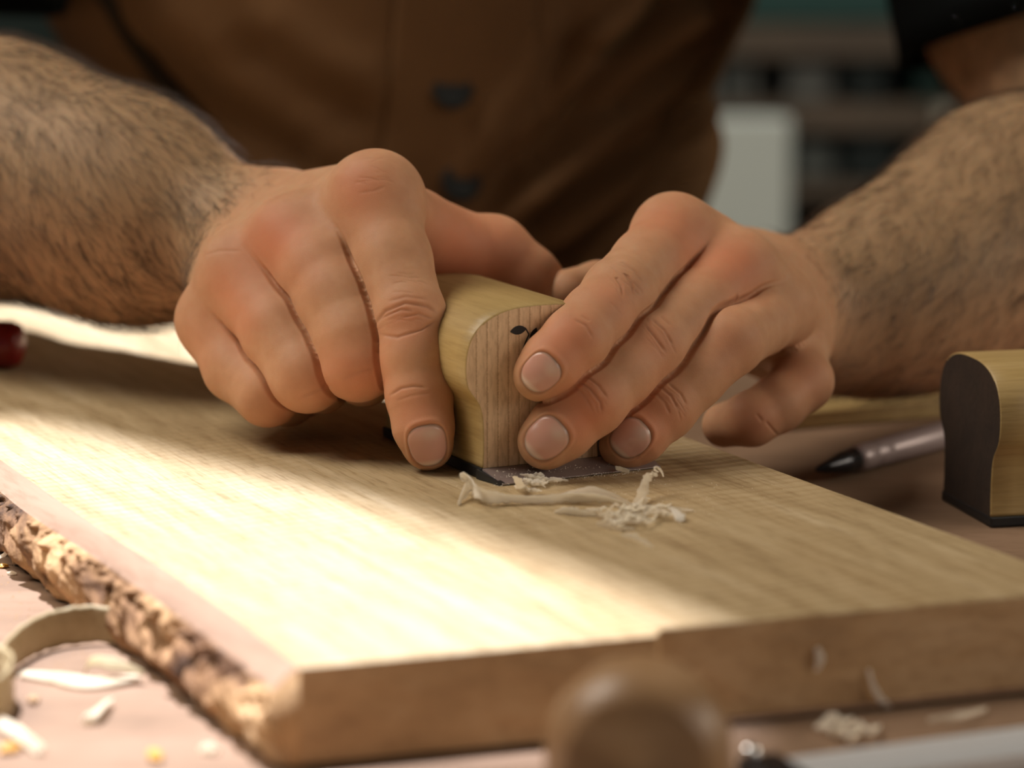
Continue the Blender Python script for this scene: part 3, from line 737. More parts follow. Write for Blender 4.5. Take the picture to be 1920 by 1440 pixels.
def subdiv(V, F, polys, mask):
    """split the masked quads in four; neighbours keep the shared edge points"""
    Q = F[mask]; R = F[~mask]
    E = np.sort(np.concatenate([Q[:, [i, (i + 1) % 4]] for i in range(4)]), 1)
    U, inv = np.unique(E[:, 0] * (len(V) + 1) + E[:, 1], return_inverse=True)
    ea, eb = U // (len(V) + 1), U % (len(V) + 1); inv = inv.reshape(4, -1)
    m0 = len(V); V2 = np.concatenate([V, (V[ea] + V[eb]) / 2]); c0 = len(V2); V2 = np.concatenate([V2, V[Q].mean(1)])
    c = c0 + np.arange(len(Q)); e = [m0 + inv[i] for i in range(4)]
    newq = np.concatenate([np.stack([Q[:, i], e[i], c, e[i - 1]], -1) for i in range(4)])
    keys = set(U.tolist()); kd = {k: m0 + i for i, k in enumerate(U.tolist())}
    # untouched quads that share a split edge
    RE = [np.sort(R[:, [i, (i + 1) % 4]], 1) for i in range(4)]; RK = [r[:, 0] * (len(V) + 1) + r[:, 1] for r in RE]
    hit = [np.isin(k, U) for k in RK]; anyh = hit[0] | hit[1] | hit[2] | hit[3]
    for r in np.nonzero(anyh)[0]:
        p = []
        for i in range(4):
            p.append(int(R[r, i]))
            if hit[i][r]: p.append(kd[int(RK[i][r])])
        polys.append(p)
    return V2, np.concatenate([R[~anyh], newq]), polys, len(newq)

# ---- hand on the left of the photo
LH = Limb(); LH.kf = 3.0; LH.depth = 3.6
idxL = [J(704, 372, .868, 76), J(736, 490, .856, 73), J(768, 592, .846, 67), J(775, 670, .842, 62), J(786, 742, .840, 61), J(794, 800, .838, 56), J(802, 834, .838, 48)]
midL = [J(550, 450, .879, 80), J(602, 510, .866, 80), J(634, 562, .859, 80), J(664, 635, .852, 76), J(672, 680, .850, 71), J(682, 703, .872, 56), J(686, 685, .888, 50), J(688, 650, .893, 46)]
rinL = [J(452, 508, .886, 74), J(526, 620, .867, 74), J(576, 703, .857, 69), J(602, 720, .878, 53), J(625, 700, .893, 47), J(640, 665, .896, 43)]
pinL = [J(404, 600, .893, 68), J(444, 690, .881, 62), J(502, 738, .869, 60), J(540, 748, .888, 49), J(575, 735, .900, 43), J(595, 705, .902, 39)]
thuL = [J(785, 440, .895, 74), J(850, 468, .908, 74), J(922, 480, .915, 76), J(985, 528, .916, 68), J(1042, 582, .916, 58)]
WL = J(425, 450, .945, 120)
LH.palm = [(WL, J(300, 418, .958, 164), 12), (J(300, 418, .958, 164), J(207, 381, .970, 188), 12), (J(207, 381, .970, 190), J(0, 315, 1.0, 208), 25),
           (J(0, 315, 1.0, 208), J(-250, 230, 1.05, rmm=44), 25), (J(-250, 230, 1.05, rmm=44), mm(-.335, 1.13, .105, 45), 25),
           (mm(-.335, 1.13, .105, 45), mm(-.30, 1.22, .26, 48), 20), (mm(-.30, 1.22, .26, 48), mm(-.24, 1.28, .42, 56), 20),
           (J(520, 415, .930, 84), idxL[0], 9), (J(475, 450, .935, 90), midL[0], 9), (J(450, 480, .935, 86), rinL[0], 9), (J(440, 520, .935, 66), pinL[0], 9),
           (WL, J(520, 440, .930, 100), 12), (WL, J(770, 450, .918, 76), 10), (J(520, 470, .925, 95), J(770, 450, .915, 66), 10),
           (idxL[0], J(800, 440, .905, 60), 9), (J(660, 440, .872, 34), J(668, 480, .866, 28), 4), (J(605, 425, .876, 60), J(652, 462, .864, 36), 7), (J(497, 495, .881, 56), J(533, 552, .870, 32), 7), (J(428, 562, .888, 52), J(452, 614, .881, 28), 7)]
LH.fingers = [(idxL, 5), (midL, 6), (rinL, 6), (pinL, 6), (thuL, 8)]
LH.dents = []
# ---- hand on the right of the photo
RH = Limb(); RH.kf = 2.6; RH.depth = 3.0
idxR = [J(1262, 440, .890, 72), J(1212, 497, .869, 67), J(1160, 552, .851, 68), J(1115, 598, .838, 63), J(1078, 640, .829, 62), J(1035, 682, .8255, 59), J(1011, 704, .8245, 49)]
midR = [J(1385, 508, .888, 70), J(1305, 577, .866, 66), J(1222, 650, .848, 65), J(1165, 700, .838, 61), J(1110, 752, .831, 64), J(1052, 803, .829, 60), J(1024, 827, .828, 54)]
rinR = [J(1462, 580, .902, 66), J(1425, 606, .880, 60), J(1368, 640, .860, 64), J(1300, 707, .853, 59), J(1245, 764, .848, 60), J(1195, 814, .844, 55), J(1171, 834, .8435, 48)]
pinR = [J(1488, 640, .926, 58), J(1505, 715, .902, 56), J(1458, 758, .893, 52), J(1410, 785, .889, 50), J(1358, 797, .896, 42)]
thuR = [J(1230, 600, .925, 64), J(1180, 575, .925, 60), J(1122, 545, .922, 54), J(1066, 550, .912, 46)]
WR = J(1515, 590, .975, 126)
RH.palm = [(WR, J(1600, 575, .985, 150), 20), (J(1600, 575, .985, 150), J(1720, 533, 1.0, 174), 14), (J(1720, 533, 1.0, 174), J(1900, 432, 1.03, 216), 25),
           (J(1900, 432, 1.03, 216), J(2150, 330, 1.08, rmm=45), 25), (J(2150, 330, 1.08, rmm=45), mm(.250, 1.15, .050, 42), 25),
           (mm(.250, 1.15, .050, 42), mm(.216, 1.20, .115, 43), 14), (mm(.216, 1.20, .115, 43), mm(.16, 1.27, .42, 55), 20),
           (J(1390, 520, .955, 84), idxR[0], 9), (J(1440, 540, .955, 88), midR[0], 9), (J(1480, 570, .955, 84), rinR[0], 9), (J(1495, 610, .955, 70), pinR[0], 9),
           (WR, J(1400, 550, .955, 90), 12), (WR, J(1240, 590, .938, 76), 10), (J(1400, 590, .940, 85), J(1240, 560, .925, 66), 10), (J(1410, 530, .890, 46), J(1456, 560, .893, 44), 6), (J(1325, 470, .896, 62), J(1292, 510, .886, 40), 9), (J(1425, 540, .900, 58), J(1385, 575, .886, 40), 9), (J(1475, 600, .92, 50), J(1490, 640, .93, 50), 10)]
RH.fingers = [(idxR, 6), (midR, 6), (rinR, 6), (pinR, 5), (thuR, 8)]
RH.dents = []

def C3(pts): return [np.array(p[:3]) for p in pts]
def fold_depth(L, V):
    """the fold line where two neighbouring fingers press together"""
    fds = [chain(V.astype(np.float32), pts) for pts, kj in L.fingers]; g = np.zeros(len(V))
    for a, b in zip(fds[:3], fds[1:4]):
        g = np.maximum(g, L.depth * np.exp(-((a - b) / .85) ** 2) * np.exp(-(np.clip(np.minimum(a, b), 0, None) / 1.6) ** 2))
    return g
def build_limb(L, box_, zoneA, zoneB):
    f = limb_sdf(L)
    
    V, F = surface(f, *box_); V = newton(f, V, 1)
    V = newton(f, V, 1)
    polys = []
    for zone in (zoneA, zoneB):
        cen = V[F].mean(1); m = zone(cen)
        V, F, polys, _ = subdiv(V, F, polys, m)
        V = newton(f, V, 1)
    return f, V, F, polys
def px_mm(P):
    Q = np.asarray(P) / 1000 ; d = Q @ FWD
    return 960 + FPX * (Q @ RGT) / d, 720 - FPX * (Q @ UPV) / d, d
def box_of(L, pad=14, zmax=None):
    A = np.array([p for a, b, k in L.palm for p in (a, b)] + [p for pts, k in L.fingers for p in pts])
    lo = (A[:, :3] - A[:, 3:]).min(0) - pad; hi = (A[:, :3] + A[:, 3:]).max(0) + pad
    return lo, hi
def zones(x0, x1, dmax):
    def zA(c): x, y, d = px_mm(c); return (x > x0) & (x < x1) & (d < dmax) 
    def zB(c):
        x, y, d = px_mm(c); return (x > x0 + 20) & (x < x1 - 20) & (d < dmax - .055)
    return zA, zB

# creases: polylines in the photograph that fall on the front of the hand: (points, depth mm, half width mm)
CL = [([(700, 612), (722, 584), (760, 568), (800, 574), (818, 584)], .42, .55), ([(708, 600), (728, 590), (752, 580), (775, 583)], .35, .4), ([(752, 596), (785, 588), (812, 597)], .3, .4),
      ([(716, 628), (745, 632), (790, 618), (820, 598)], .40, .45), ([(728, 565), (762, 556), (805, 562)], .2, .5),
      ([(730, 742), (752, 728), (775, 724), (800, 726)], .38, .4), ([(742, 752), (770, 742), (812, 736)], .15, .4),
      ([(565, 745), (595, 733), (622, 722)], .25, .5), ([(640, 712), (668, 698), (700, 688)], .15, .6), ([(385, 478), (410, 470), (450, 470)], .15, .5), ([(672, 362), (700, 358), (722, 350)], .12, .4)]
CR = [([(1130, 500), (1150, 512), (1165, 535), (1168, 556)], .30, .4), ([(1142, 490), (1168, 505), (1184, 530), (1188, 552)], .30, .45), ([(1160, 488), (1190, 508), (1205, 530)], .2, .4),
      ([(1075, 598), (1098, 610), (1112, 634)], .2, .4), ([(1090, 592), (1106, 602)], .15, .4),
      ([(1210, 610), (1228, 632), (1248, 660)], .3, .4), ([(1222, 598), (1245, 618), (1262, 648)], .28, .4), ([(1238, 592), (1258, 610)], .2, .4),
      ([(1085, 712), (1106, 728), (1126, 754), (1128, 772)], .32, .4), ([(1098, 704), (1122, 722), (1138, 745)], .28, .4), ([(1076, 722), (1096, 742), (1108, 764)], .2, .4),
      ([(1238, 725), (1258, 742), (1272, 768)], .28, .4), ([(1252, 718), (1276, 738), (1288, 760)], .25, .4), ([(1228, 736), (1246, 754), (1256, 776)], .18, .4),
      ([(1360, 572), (1392, 552), (1440, 546), (1475, 536)], .35, .7), ([(1436, 790), (1446, 802), (1458, 816)], .25, .4), ([(1418, 776), (1430, 790)], .2, .4)]
# wrinkle fields: many fine parallel creases
rw = random.Random(12)
for (cx, cy, w, h, ang) in [(760, 520, 60, 40, 8), (700, 330, 60, 30, 5), (1160, 530, 50, 50, 50), (1235, 640, 45, 45, 52), (1265, 755, 38, 38, 54), (1108, 740, 40, 40, 50), (765, 590, 70, 30, -5), (1000, 0, 1, 1, 0)]:
    if w < 5: continue
    for k in range(9):
        a = math.radians(ang + rw.gauss(0, 10)); px_, py_ = cx + rw.gauss(0, w * .3), cy + rw.gauss(0, h * .4); l = rw.uniform(10, 26)
        (CL if cx < 900 else CR).append(([(px_ - l * math.cos(a), py_ - l * math.sin(a)), (px_, py_ - 2), (px_ + l * math.cos(a), py_ + l * math.sin(a))], rw.uniform(.05, .13), .32))
def seg2d(x, y, a, b):
    ax, ay = a; bx, by = b[0] - ax, b[1] - ay; t = np.clip(((x - ax) * bx + (y - ay) * by) / (bx * bx + by * by + 1e-9), 0, 1)
    return np.hypot(x - ax - t * bx, y - ay - t * by), t
def crease_field(V, N, creases, depths_front):
    """depth of every crease at every surface point; only where the surface faces the photograph"""
    x, y, d = px_mm(V); view = V / np.linalg.norm(V, axis=1, keepdims=True); facing = -(N * view).sum(1)
    out = np.zeros(len(V))
    for pts, dep, w in creases:
        xs = [p[0] for p in pts]; ys = [p[1] for p in pts]
        m = (x > min(xs) - 25) & (x < max(xs) + 25) & (y > min(ys) - 25) & (y < max(ys) + 25) & (facing > .15)
        if not m.any(): continue
        i = np.nonzero(m)[0]; dmin = d[i].min(); i = i[d[i] < dmin + .014]
        best = np.full(len(i), 1e9); tt = np.zeros(len(i)); n = len(pts) - 1
        for k in range(n):
            q, t = seg2d(x[i], y[i], pts[k], pts[k + 1]); u = q < best; best = np.where(u, q, best); tt = np.where(u, (k + t) / n, tt)
        mmd = best * d[i] / FPX * 1000
        out[i] = np.maximum(out[i], dep * np.exp(-(mmd / w) ** 2) * np.clip(np.minimum(tt, 1 - tt) * 6 + .15, 0, 1))
    return out
# redness: (pixel x, pixel y, radius mm, strength)
BL = [(480, 440, 10, .7), (515, 440, 8, .8), (560, 500, 8, .35), (425, 560, 9, .55), (400, 520, 6, .4), (450, 600, 8, .45), (670, 360, 9, .55), (760, 592, 7, .55), (780, 770, 9, .6), (540, 780, 10, .45), (640, 700, 10, .45), (690, 720, 8, .5), (600, 740, 8, .4), (660, 330, 7, .4), (360, 640, 9, .35), (850, 480, 16, .85), (930, 460, 16, .6)]
BR = [(1155, 545, 8, .55), (1080, 620, 8, .6), (1045, 640, 8, .6), (1105, 745, 8, .7), (1100, 790, 7, .75), (1240, 640, 8, .45), (1215, 800, 8, .7), (1260, 760, 8, .4), (1375, 640, 8, .35), (1250, 400, 10, .6), (1395, 480, 8, .75), (1370, 500, 10, .5), (1430, 790, 8, .45), (1520, 700, 8, .4), (1500, 830, 9, .5), (1300, 450, 14, .35)]
def front_point(V, x, y, px, py):
    i = np.nonzero(np.hypot(x - px, y - py) < 9)[0]
    if len(i) == 0: return None
    d = np.linalg.norm(V[i], axis=1); return V[i[np.argmin(d)]]
def redness(V, blobs):
    x, y, d = px_mm(V); out = np.zeros(len(V))
    for bx, by, r, s in blobs:
        p = front_point(V, x, y, bx, by)
        if p is None: continue
        out = 1 - (1 - out) * (1 - .75 * s * np.exp(-((V - p) ** 2).sum(1) / (r * 1.15) ** 2))
    return out

# fingernails: (finger joints, pixel centre, length mm, width mm, turn)
class NailDef: pass
def nail_frame(f, pts, cx, cy):
    a, b = np.array(pts[-3][:3]), np.array(pts[-1][:3]); ax = (b - a) / np.linalg.norm(b - a)
    ray = W(cx, cy, 1.0) - CAM; ray = ray / np.linalg.norm(ray)
    t = np.linalg.norm(a) - 60; P = ray * t
    for _ in range(60):
        s = float(f(P[None].astype(np.float32))[0]); P = P + ray * max(s, 0) * .9
    n = grad(f, P[None].astype(np.float32))[0].astype(float); ax = ax - n * (ax @ n); ax /= np.linalg.norm(ax)
    return P, ax, n, np.cross(n, ax)
def nail_outline(t, L_, W_):           # superellipse: squarer at the free end
    c, s = math.cos(t), math.sin(t)
    e = .78
    return (L_ / 2 * math.copysign(abs(c) ** e, c), W_ / 2 * math.copysign(abs(s) ** e, s) * (1 - .06 * c))
NAILS = {'L': [(idxL, 803, 838, 13.0, 12.2)], 'R': [(idxR, 1012, 700, 11.4, 11.2), (midR, 1022, 823, 12.8, 12.6), (rinR, 1180, 822, 11.8, 11.8)]}
def nail_mesh(f, nf, L_, W_, roll):
    P, ax, n, sd = nf; V, F = [], []; NR, NA = 12, 56
    pts = []
    for r in range(NR + 1):
        for a in range(NA):
            u, v_ = nail_outline(a / NA * 2 * math.pi, L_, W_); s = r / NR; s = s ** .8
            pts.append((u * s, v_ * s, s))
    pts = np.array(pts); R = W_ * .62
    th = pts[:, 1] / R
    # march inwards from a cylinder round the finger axis
    out = P + np.outer(pts[:, 0], ax) + np.outer(np.sin(th) * (R + 4), sd) + np.outer((np.cos(th) - 1) * (R + 4) + 4, n)
    dirn = -(np.outer(np.sin(th), sd) + np.outer(np.cos(th), n)); X = out.copy()
    for _ in range(24): X = X + dirn * f(X.astype(np.float32)).astype(float)[:, None] * .9
    # flatten lengthways a little and sink the edge
    lift_ = .34 - .50 * np.clip((pts[:, 2] - .86) / .14, 0, 1) ** 1.5 + .10 * (1 - pts[:, 2])
    X = X - dirn * lift_[:, None]
    F = []
    for r in range(NR):
        for a in range(NA):
            F.append((r * NA + a, r * NA + (a + 1) % NA, (r + 1) * NA + (a + 1) % NA, (r + 1) * NA + a))
    return X, F, pts

m_skin = Mat('skin', (.60, .36, .235), .60)
sk = m_skin
sk.b.inputs['Subsurface Weight'].default_value = .28; sk.b.inputs['Subsurface Radius'].default_value = (1.0, .32, .16); sk.b.inputs['Subsurface Scale'].default_value = .0022
sk.b.inputs['Specular IOR Level'].default_value = .25
at_ = sk.n('ShaderNodeVertexColor'); at_.layer_name = 'skin'
sepc = sk.n('ShaderNodeSeparateColor'); sk.l(at_.outputs['Color'], sepc.inputs[0])
mott = sk.noise(sk.coord((140, 140, 140)), 1.0, 4, .6)
base = sk.ramp(mott, [(.3, (.50, .255, .135)), (.55, (.545, .292, .160)), (.8, (.58, .325, .188))])
c1 = sk.mix(sepc.outputs[0], base, (.60, .20, .10)); c2 = sk.mix(sepc.outputs[1], c1, (.36, .235, .125))
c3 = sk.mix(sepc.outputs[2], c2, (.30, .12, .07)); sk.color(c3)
sk.bump(sk.noise(sk.coord((2600, 2600, 2600)), 1.0, 2), .22, .00012)
vo = sk.n('ShaderNodeTexVoronoi'); vo.inputs['Scale'].default_value = 1400; vo.feature = 'DISTANCE_TO_EDGE'; sk.l(sk.coord((1, 1, 1)), vo.inputs['Vector']); sk.bump(vo.outputs['Distance'], .18, .0002)
m_nail = Mat('fingernail', (.62, .36, .27), .30, Subsurface_Weight=.2); m_nail.b.inputs['Subsurface Scale'].default_value = .002
at_ = m_nail.n('ShaderNodeVertexColor'); at_.layer_name = 'nail'; se = m_nail.n('ShaderNodeSeparateColor'); m_nail.l(at_.outputs['Color'], se.inputs[0])
nn_ = m_nail.noise(m_nail.coord((500, 500, 500)), 1, 2)
cA = m_nail.mix(se.outputs[0], (.60, .315, .235), (.70, .56, .45)); m_nail.color(m_nail.mix(se.outputs[1], cA, (.33, .23, .16)))
m_nail.bump(nn_, .15, .0001)
m_hair = Mat('arm_hair', (.055, .032, .018), .5)

person = empty('person', (0, 1.35, 0)); tag(person, 'person in brown buttoned work apron and black shirt, bent over the board gripping a scraper', 'person')
def build_person():
    AV, AQ, AP, AC = [], [], [], []; off = 0; nails = []; limbs = {}
    for key, L, z, CRS, BLB in (('L', LH, zones(300, 1200, .99), CL, BL), ('R', RH, zones(900, 1640, 1.02), CR, BR)):
        f, V, Q, polys = build_limb(L, box_of(L), *z)
        N = grad(f, V.astype(np.float32)).astype(float); FD = fold_depth(L, V); N2 = grad(f, V.astype(np.float32), 1.6).astype(float)
        col = np.zeros((len(V), 4)); col[:, 3] = 1
        cr = crease_field(V, N, CRS, None)
        red = redness(V, BLB)
        V0 = V.copy()
        disp = -cr * (1.0 if key == 'L' else 1.5)
        for pts, cx, cy, L_, W_ in NAILS[key]:
            fc = lambda P, pts=pts: chain(P.astype(np.float32), pts)
            nf = nail_frame(fc, pts, cx, cy); X, F, prm = nail_mesh(fc, nf, L_, W_, 0)
            P, ax, n, sd = nf
            rel = V - P; u = rel @ ax; w = rel @ sd; h = rel @ n
            own = np.abs(chain(V.astype(np.float32), pts)) < .45; m = own & (N @ n > -.15) & (np.abs(u) < L_) & (np.abs(w) < W_ * .8) & (np.abs(h) < W_ * .6)
            ang = np.arcsin(np.clip(w[m] / (W_ * .62), -1, 1)) * (W_ * .62)
            q = (np.abs(u[m] / (L_ / 2)) ** 2.5 + np.abs(ang / (W_ / 2 * .98)) ** 2.5) ** .4   # 1 on the outline
            dist = (q - 1) * W_ / 2
            prox = np.clip(.65 - u[m] / L_, 0, 1)          # fold is proud at the root, low at the free end
            disp[m] += -.28 * np.exp(-((dist - .15) / .30) ** 2) + .38 * prox * np.exp(-((dist - 1.0) / .75) ** 2) - .30 * (q < 1)
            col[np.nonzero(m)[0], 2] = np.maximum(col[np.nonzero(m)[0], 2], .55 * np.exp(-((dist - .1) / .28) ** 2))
            tipg = np.exp(-((u[m] - L_ * .62) / 2.2) ** 2) * .25; col[np.nonzero(m)[0], 1] = np.maximum(col[np.nonzero(m)[0], 1], tipg)
            # nail colours: pale free edge, pale patches, dull rim
            nc = np.zeros((len(X), 4)); nc[:, 3] = 1
            nc[:, 0] = np.clip((prm[:, 0] / (L_ / 2) - .62) * 4, 0, .8) + .55 * np.exp(-(((prm[:, 0] + L_ * .32) / 2) ** 2 + ((prm[:, 1] - 1.5) / 2.6) ** 2))
            nc[:, 1] = np.clip((prm[:, 2] - .86) * 6, 0, .8)
            nails.append((X / 1000 + CAM, F, nc))
        x, y, d = px_mm(V)
        V = V + N * disp[:, None] - N2 * FD[:, None]
        fore = np.clip(((d - .900) if key == 'L' else (d - .935)) / .02, 0, 1)
        if key == 'L': fore = fore * np.clip((520 - x) / 110, 0, 1)
        else: fore = fore * np.clip((x - 1450) / 130, 0, 1)
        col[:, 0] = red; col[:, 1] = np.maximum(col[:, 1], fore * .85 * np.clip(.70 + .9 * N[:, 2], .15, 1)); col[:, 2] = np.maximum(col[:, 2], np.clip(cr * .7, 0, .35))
        limbs[key] = (V0, N, fore, x, y, d, Q)
        AV.append(V / 1000 + CAM); AQ.append(Q + off); AP += [[i + off for i in p] for p in polys]; AC.append(col); off += len(V)
        print(key, len(V), len(Q), len(polys))
    # torso core under the clothes, same mesh
    tv, tf = [], []
    n = 40; rings = [(-.30, .13, .10), (-.1, .135, .10), (.05, .135, .10), (.2, .15, .105), (.32, .165, .10), (.40, .15, .085), (.45, .09, .06), (.48, .05, .05), (.55, .048, .05)]
    for h, a, b in rings:
        for i in range(n):
            t = 2 * math.pi * i / n; tv.append((-.05 + a * math.cos(t), 1.40 - .30 * max(0, h) + b * math.sin(t), TOP_Z + h))
    for j in range(len(rings) - 1):
        for i in range(n): tf.append((j * n + i, j * n + (i + 1) % n, (j + 1) * n + (i + 1) % n, (j + 1) * n + i))
    AQ.append(np.array(tf) + off); AV.append(np.array(tv)); AP.append([off + i for i in range(n)][::-1]); AP.append([off + (len(rings) - 1) * n + i for i in range(n)]); AC.append(np.tile([0, 0, 0, 1.0], (len(tv), 1)))
    V = np.concatenate(AV); Q = np.concatenate(AQ); Cc = np.concatenate(AC)
    me = bpy.data.meshes.new('body')
    loops = np.concatenate([Q.ravel(), np.array([i for p in AP for i in p], int)])
    starts = np.concatenate([np.arange(len(Q)) * 4, len(Q) * 4 + np.concatenate([[0], np.cumsum([len(p) for p in AP])[:-1]]).astype(int)])
    me.vertices.add(len(V)); me.vertices.foreach_set('co', V.astype(np.float32).ravel())
    me.loops.add(len(loops)); me.loops.foreach_set('vertex_index', loops.astype(np.int32))
    me.polygons.add(len(starts)); me.polygons.foreach_set('loop_start', starts.astype(np.int32))
    me.update(calc_edges=True); me.validate()
    a = me.color_attributes.new('skin', 'FLOAT_COLOR', 'POINT'); a.data.foreach_set('color', Cc.astype(np.float32).ravel())
    body = link('body', me, m_skin, person)
    body.matrix_parent_inverse = person.matrix_world.inverted() if False else Matrix.Translation((0, -1.35, 0))
    for X, F, nc in nails:
        o = mesh_np('fingernail', X, F, m_nail, body); o['label'] = 'short unpolished fingernail'
        a = o.data.color_attributes.new('nail', 'FLOAT_COLOR', 'POINT'); a.data.foreach_set('color', nc.astype(np.float32).ravel())
    return body, limbs
body, limbs = build_person()
def child(o): o.matrix_parent_inverse = Matrix.Translation((0, -1.35, 0)); return o

# arm hair
def arm_hair():
    for key in 'LR':
        V, N, fore, x, y, d, Q = limbs[key]
        w = fore.copy(); w[(x < -420) | (x > 2300)] = 0; w[V[:, 2] > 40] = 0
        if key == 'R': w *= .6 + .6 * (y < 560)
        r = np.random.default_rng(3); ar = np.linalg.norm(np.cross(V[Q[:, 2]] - V[Q[:, 0]], V[Q[:, 3]] - V[Q[:, 1]]), axis=1); va = np.bincount(Q.ravel(), weights=np.repeat(ar, 4), minlength=len(V)); w = w * va; cand = np.nonzero(w > 0)[0]
        i = r.choice(cand, size=15000, replace=True, p=w[cand] / w[cand].sum())
        P = V[i] + r.normal(0, .5, (len(i), 3)); n = N[i]; P -= n * .4
        if key == 'L': axis = np.array(mm(-.335, 1.13, .105, 0)[:3]) - np.array(WL[:3])
        else: axis = np.array(mm(.250, 1.15, .050, 0)[:3]) - np.array(WR[:3])
        axis /= np.linalg.norm(axis)
        g = -axis * .75 + np.array([0, 0, -.65]) 
        g = g + r.normal(0, .28, (len(P), 3)); clump = np.stack([np.sin(P[:, 0] * .23 + P[:, 2] * .31), np.cos(P[:, 1] * .27), np.sin(P[:, 2] * .21)], 1) * .16; g = g + clump
        g = g - n * (g * n).sum(1)[:, None]; g /= np.linalg.norm(g, axis=1, keepdims=True)
        Ln = r.uniform(8, 17, len(P)); wd = np.cross(g, n); wd /= np.linalg.norm(wd, axis=1, keepdims=True)
        K = 4; Vv = []
        for k in range(K + 1):
            t = k / K; c = P + g * (Ln * t)[:, None] + n * (Ln * (.42 * t - .30 * t * t))[:, None]; rad = .095 * (1 - .85 * t)
            for a in range(3):
                an = a * 2.094; Vv.append(c + wd * (rad * math.cos(an)) + n * (rad * math.sin(an)))
        Vv = np.stack(Vv, 1); M = Vv.shape[1]; b = np.arange(len(P))[:, None] * M; F = []
        for k in range(K):
            for a in range(3):
                q = np.array([k * 3 + a, k * 3 + (a + 1) % 3, (k + 1) * 3 + (a + 1) % 3, (k + 1) * 3 + a]); F.append(b + q[None])
        F = np.concatenate(F); Vv = Vv.reshape(-1, 3) / 1000 + CAM
        me = bpy.data.meshes.new('arm_hair'); me.vertices.add(len(Vv)); me.vertices.foreach_set('co', Vv.astype(np.float32).ravel())
        me.loops.add(F.size); me.loops.foreach_set('vertex_index', F.ravel().astype(np.int32)); me.polygons.add(len(F)); me.polygons.foreach_set('loop_start', (np.arange(len(F)) * 4).astype(np.int32))
        me.update(calc_edges=True); o = link('arm_hair', me, m_hair, body); o['kind'] = 'stuff'
arm_hair()

# ---- clothes
def cloth_mat(name, c, rough=.85, sc=900):
    m = Mat(name, c, rough, Specular_IOR_Level=.08); nz = m.noise(m.coord((9, 9, 9)), 1, 4)
    m.color(m.ramp(nz, [(.3, tuple(x * .82 for x in c)), (.7, tuple(min(1, x * 1.15) for x in c))])); m.bump(m.noise(m.coord((sc, sc, sc)), 1, 2), .3, .0003); return m
m_apron = cloth_mat('brown_canvas', (.165, .088, .040)); m_shirt = cloth_mat('black_cotton', (.0035, .0045, .0045)); m_strap = cloth_mat('dark_edge', (.03, .022, .014)); m_olive = cloth_mat('olive_cloth', (.13, .095, .05))
m_button = Mat('dark_button', (.010, .012, .011), .75)
FOLDS = [([(930, 470), (1080, 350), (1250, 230), (1310, 160)], 4.5, 16), ([(960, 420), (1100, 300), (1290, 150)], 3.5, 14), ([(1000, 520), (1150, 400), (1300, 240)], 5.5, 18), ([(870, 400), (1050, 240), (1200, 60), (1260, -40)], 5, 24),
         ([(1050, 560), (1180, 440), (1300, 300)], 4.5, 15), ([(900, 330), (1020, 180), (1100, 20)], 3, 22), ([(1090, 120), (1180, 60), (1300, -30)], 3, 16), ([(200, 60), (420, 200), (640, 330)], 3.5, 40), ([(420, 60), (560, 170), (700, 240)], 3, 35), ([(1120, 230), (1220, 130), (1330, 20)], 3.5, 14)]
def garment(name, mat, th0, th1, h0, h1, grow, folds=True, nt=400, nh=320, flare=0):
    V = []; 
    H = np.linspace(h0, h1, nh); T = np.linspace(th0, th1, nt)
    HH, TT = np.meshgrid(H, T, indexing='ij')
    A = np.interp(HH, [-.3, -.05, .0, .05, .07, .11, .3, .42], [.165, .148, .139, .136, .139, .158, .19, .17]) + grow
    B = np.interp(HH, [-.3, .0, .11, .3, .42], [.13, .118, .122, .125, .09]) + grow
    X = -.053 + A * np.cos(TT); Y = 1.37 - .26 * np.clip(HH + .05, 0, None) + B * np.sin(TT); Z = TOP_Z + HH
    P = np.stack([X, Y, Z], -1); N = np.stack([np.cos(TT) / A, np.sin(TT) / B, TT * 0], -1); N /= np.linalg.norm(N, axis=-1, keepdims=True)
    D = np.zeros_like(X)
    if folds:
        x, y, d = to_px(P.reshape(-1, 3)); x = x.reshape(X.shape); y = y.reshape(X.shape)
        for pts, amp, w in FOLDS:
            best = np.full(X.shape, 1e9); tt = np.zeros(X.shape)
            for k in range(len(pts) - 1):
                q, t = seg2d(x, y, pts[k], pts[k + 1]); u = q < best; best = np.where(u, q, best); tt = np.where(u, (k + t) / (len(pts) - 1), tt)
            fade = np.clip(np.minimum(tt, 1 - tt) * 5 + .1, 0, 1)
            D += 2.6 * fade * (-amp * np.exp(-(best / (1.25 * w)) ** 2) + .6 * amp * np.exp(-((best - 2.3 * w) / (1.25 * w)) ** 2))
        # placket and side seam
        pl = 742 + (y - 0) * -.09
        D += 1.8 / (1 + np.exp(-(x - pl) / 4)) * (x < 1000) - 1.8 * (x < 1000) * (1 / (1 + np.exp(-(x - pl - 235) / 8))) * 0
        D += -2.0 * np.exp(-((x - pl) / 6) ** 2)
        D += 5 * np.sin(HH * 26 + TT * 3) * .25
    P = P + N * (D / 1000)[..., None]
    Vv = P.reshape(-1, 3); i, j = np.meshgrid(np.arange(nh - 1), np.arange(nt - 1), indexing='ij'); a = (i * nt + j).ravel()
    F = np.stack([a, a + 1, a + nt + 1, a + nt], -1)
    o = child(mesh_np(name, Vv, F, mat, person)); md = o.modifiers.new('thickness', 'SOLIDIFY'); md.thickness = .0018; md.offset = 1
    return o, P
PI = math.pi
shirt, _ = garment('shirt', m_olive, 0, 2 * PI, -.25, .40, -.006, folds=False, nt=120, nh=60)
shirt['label'] = 'olive brown garment seen at the side of the apron'
apron, AP_ = garment('apron', m_apron, PI * 1.10, PI * 1.995, -.28, .36, .004)
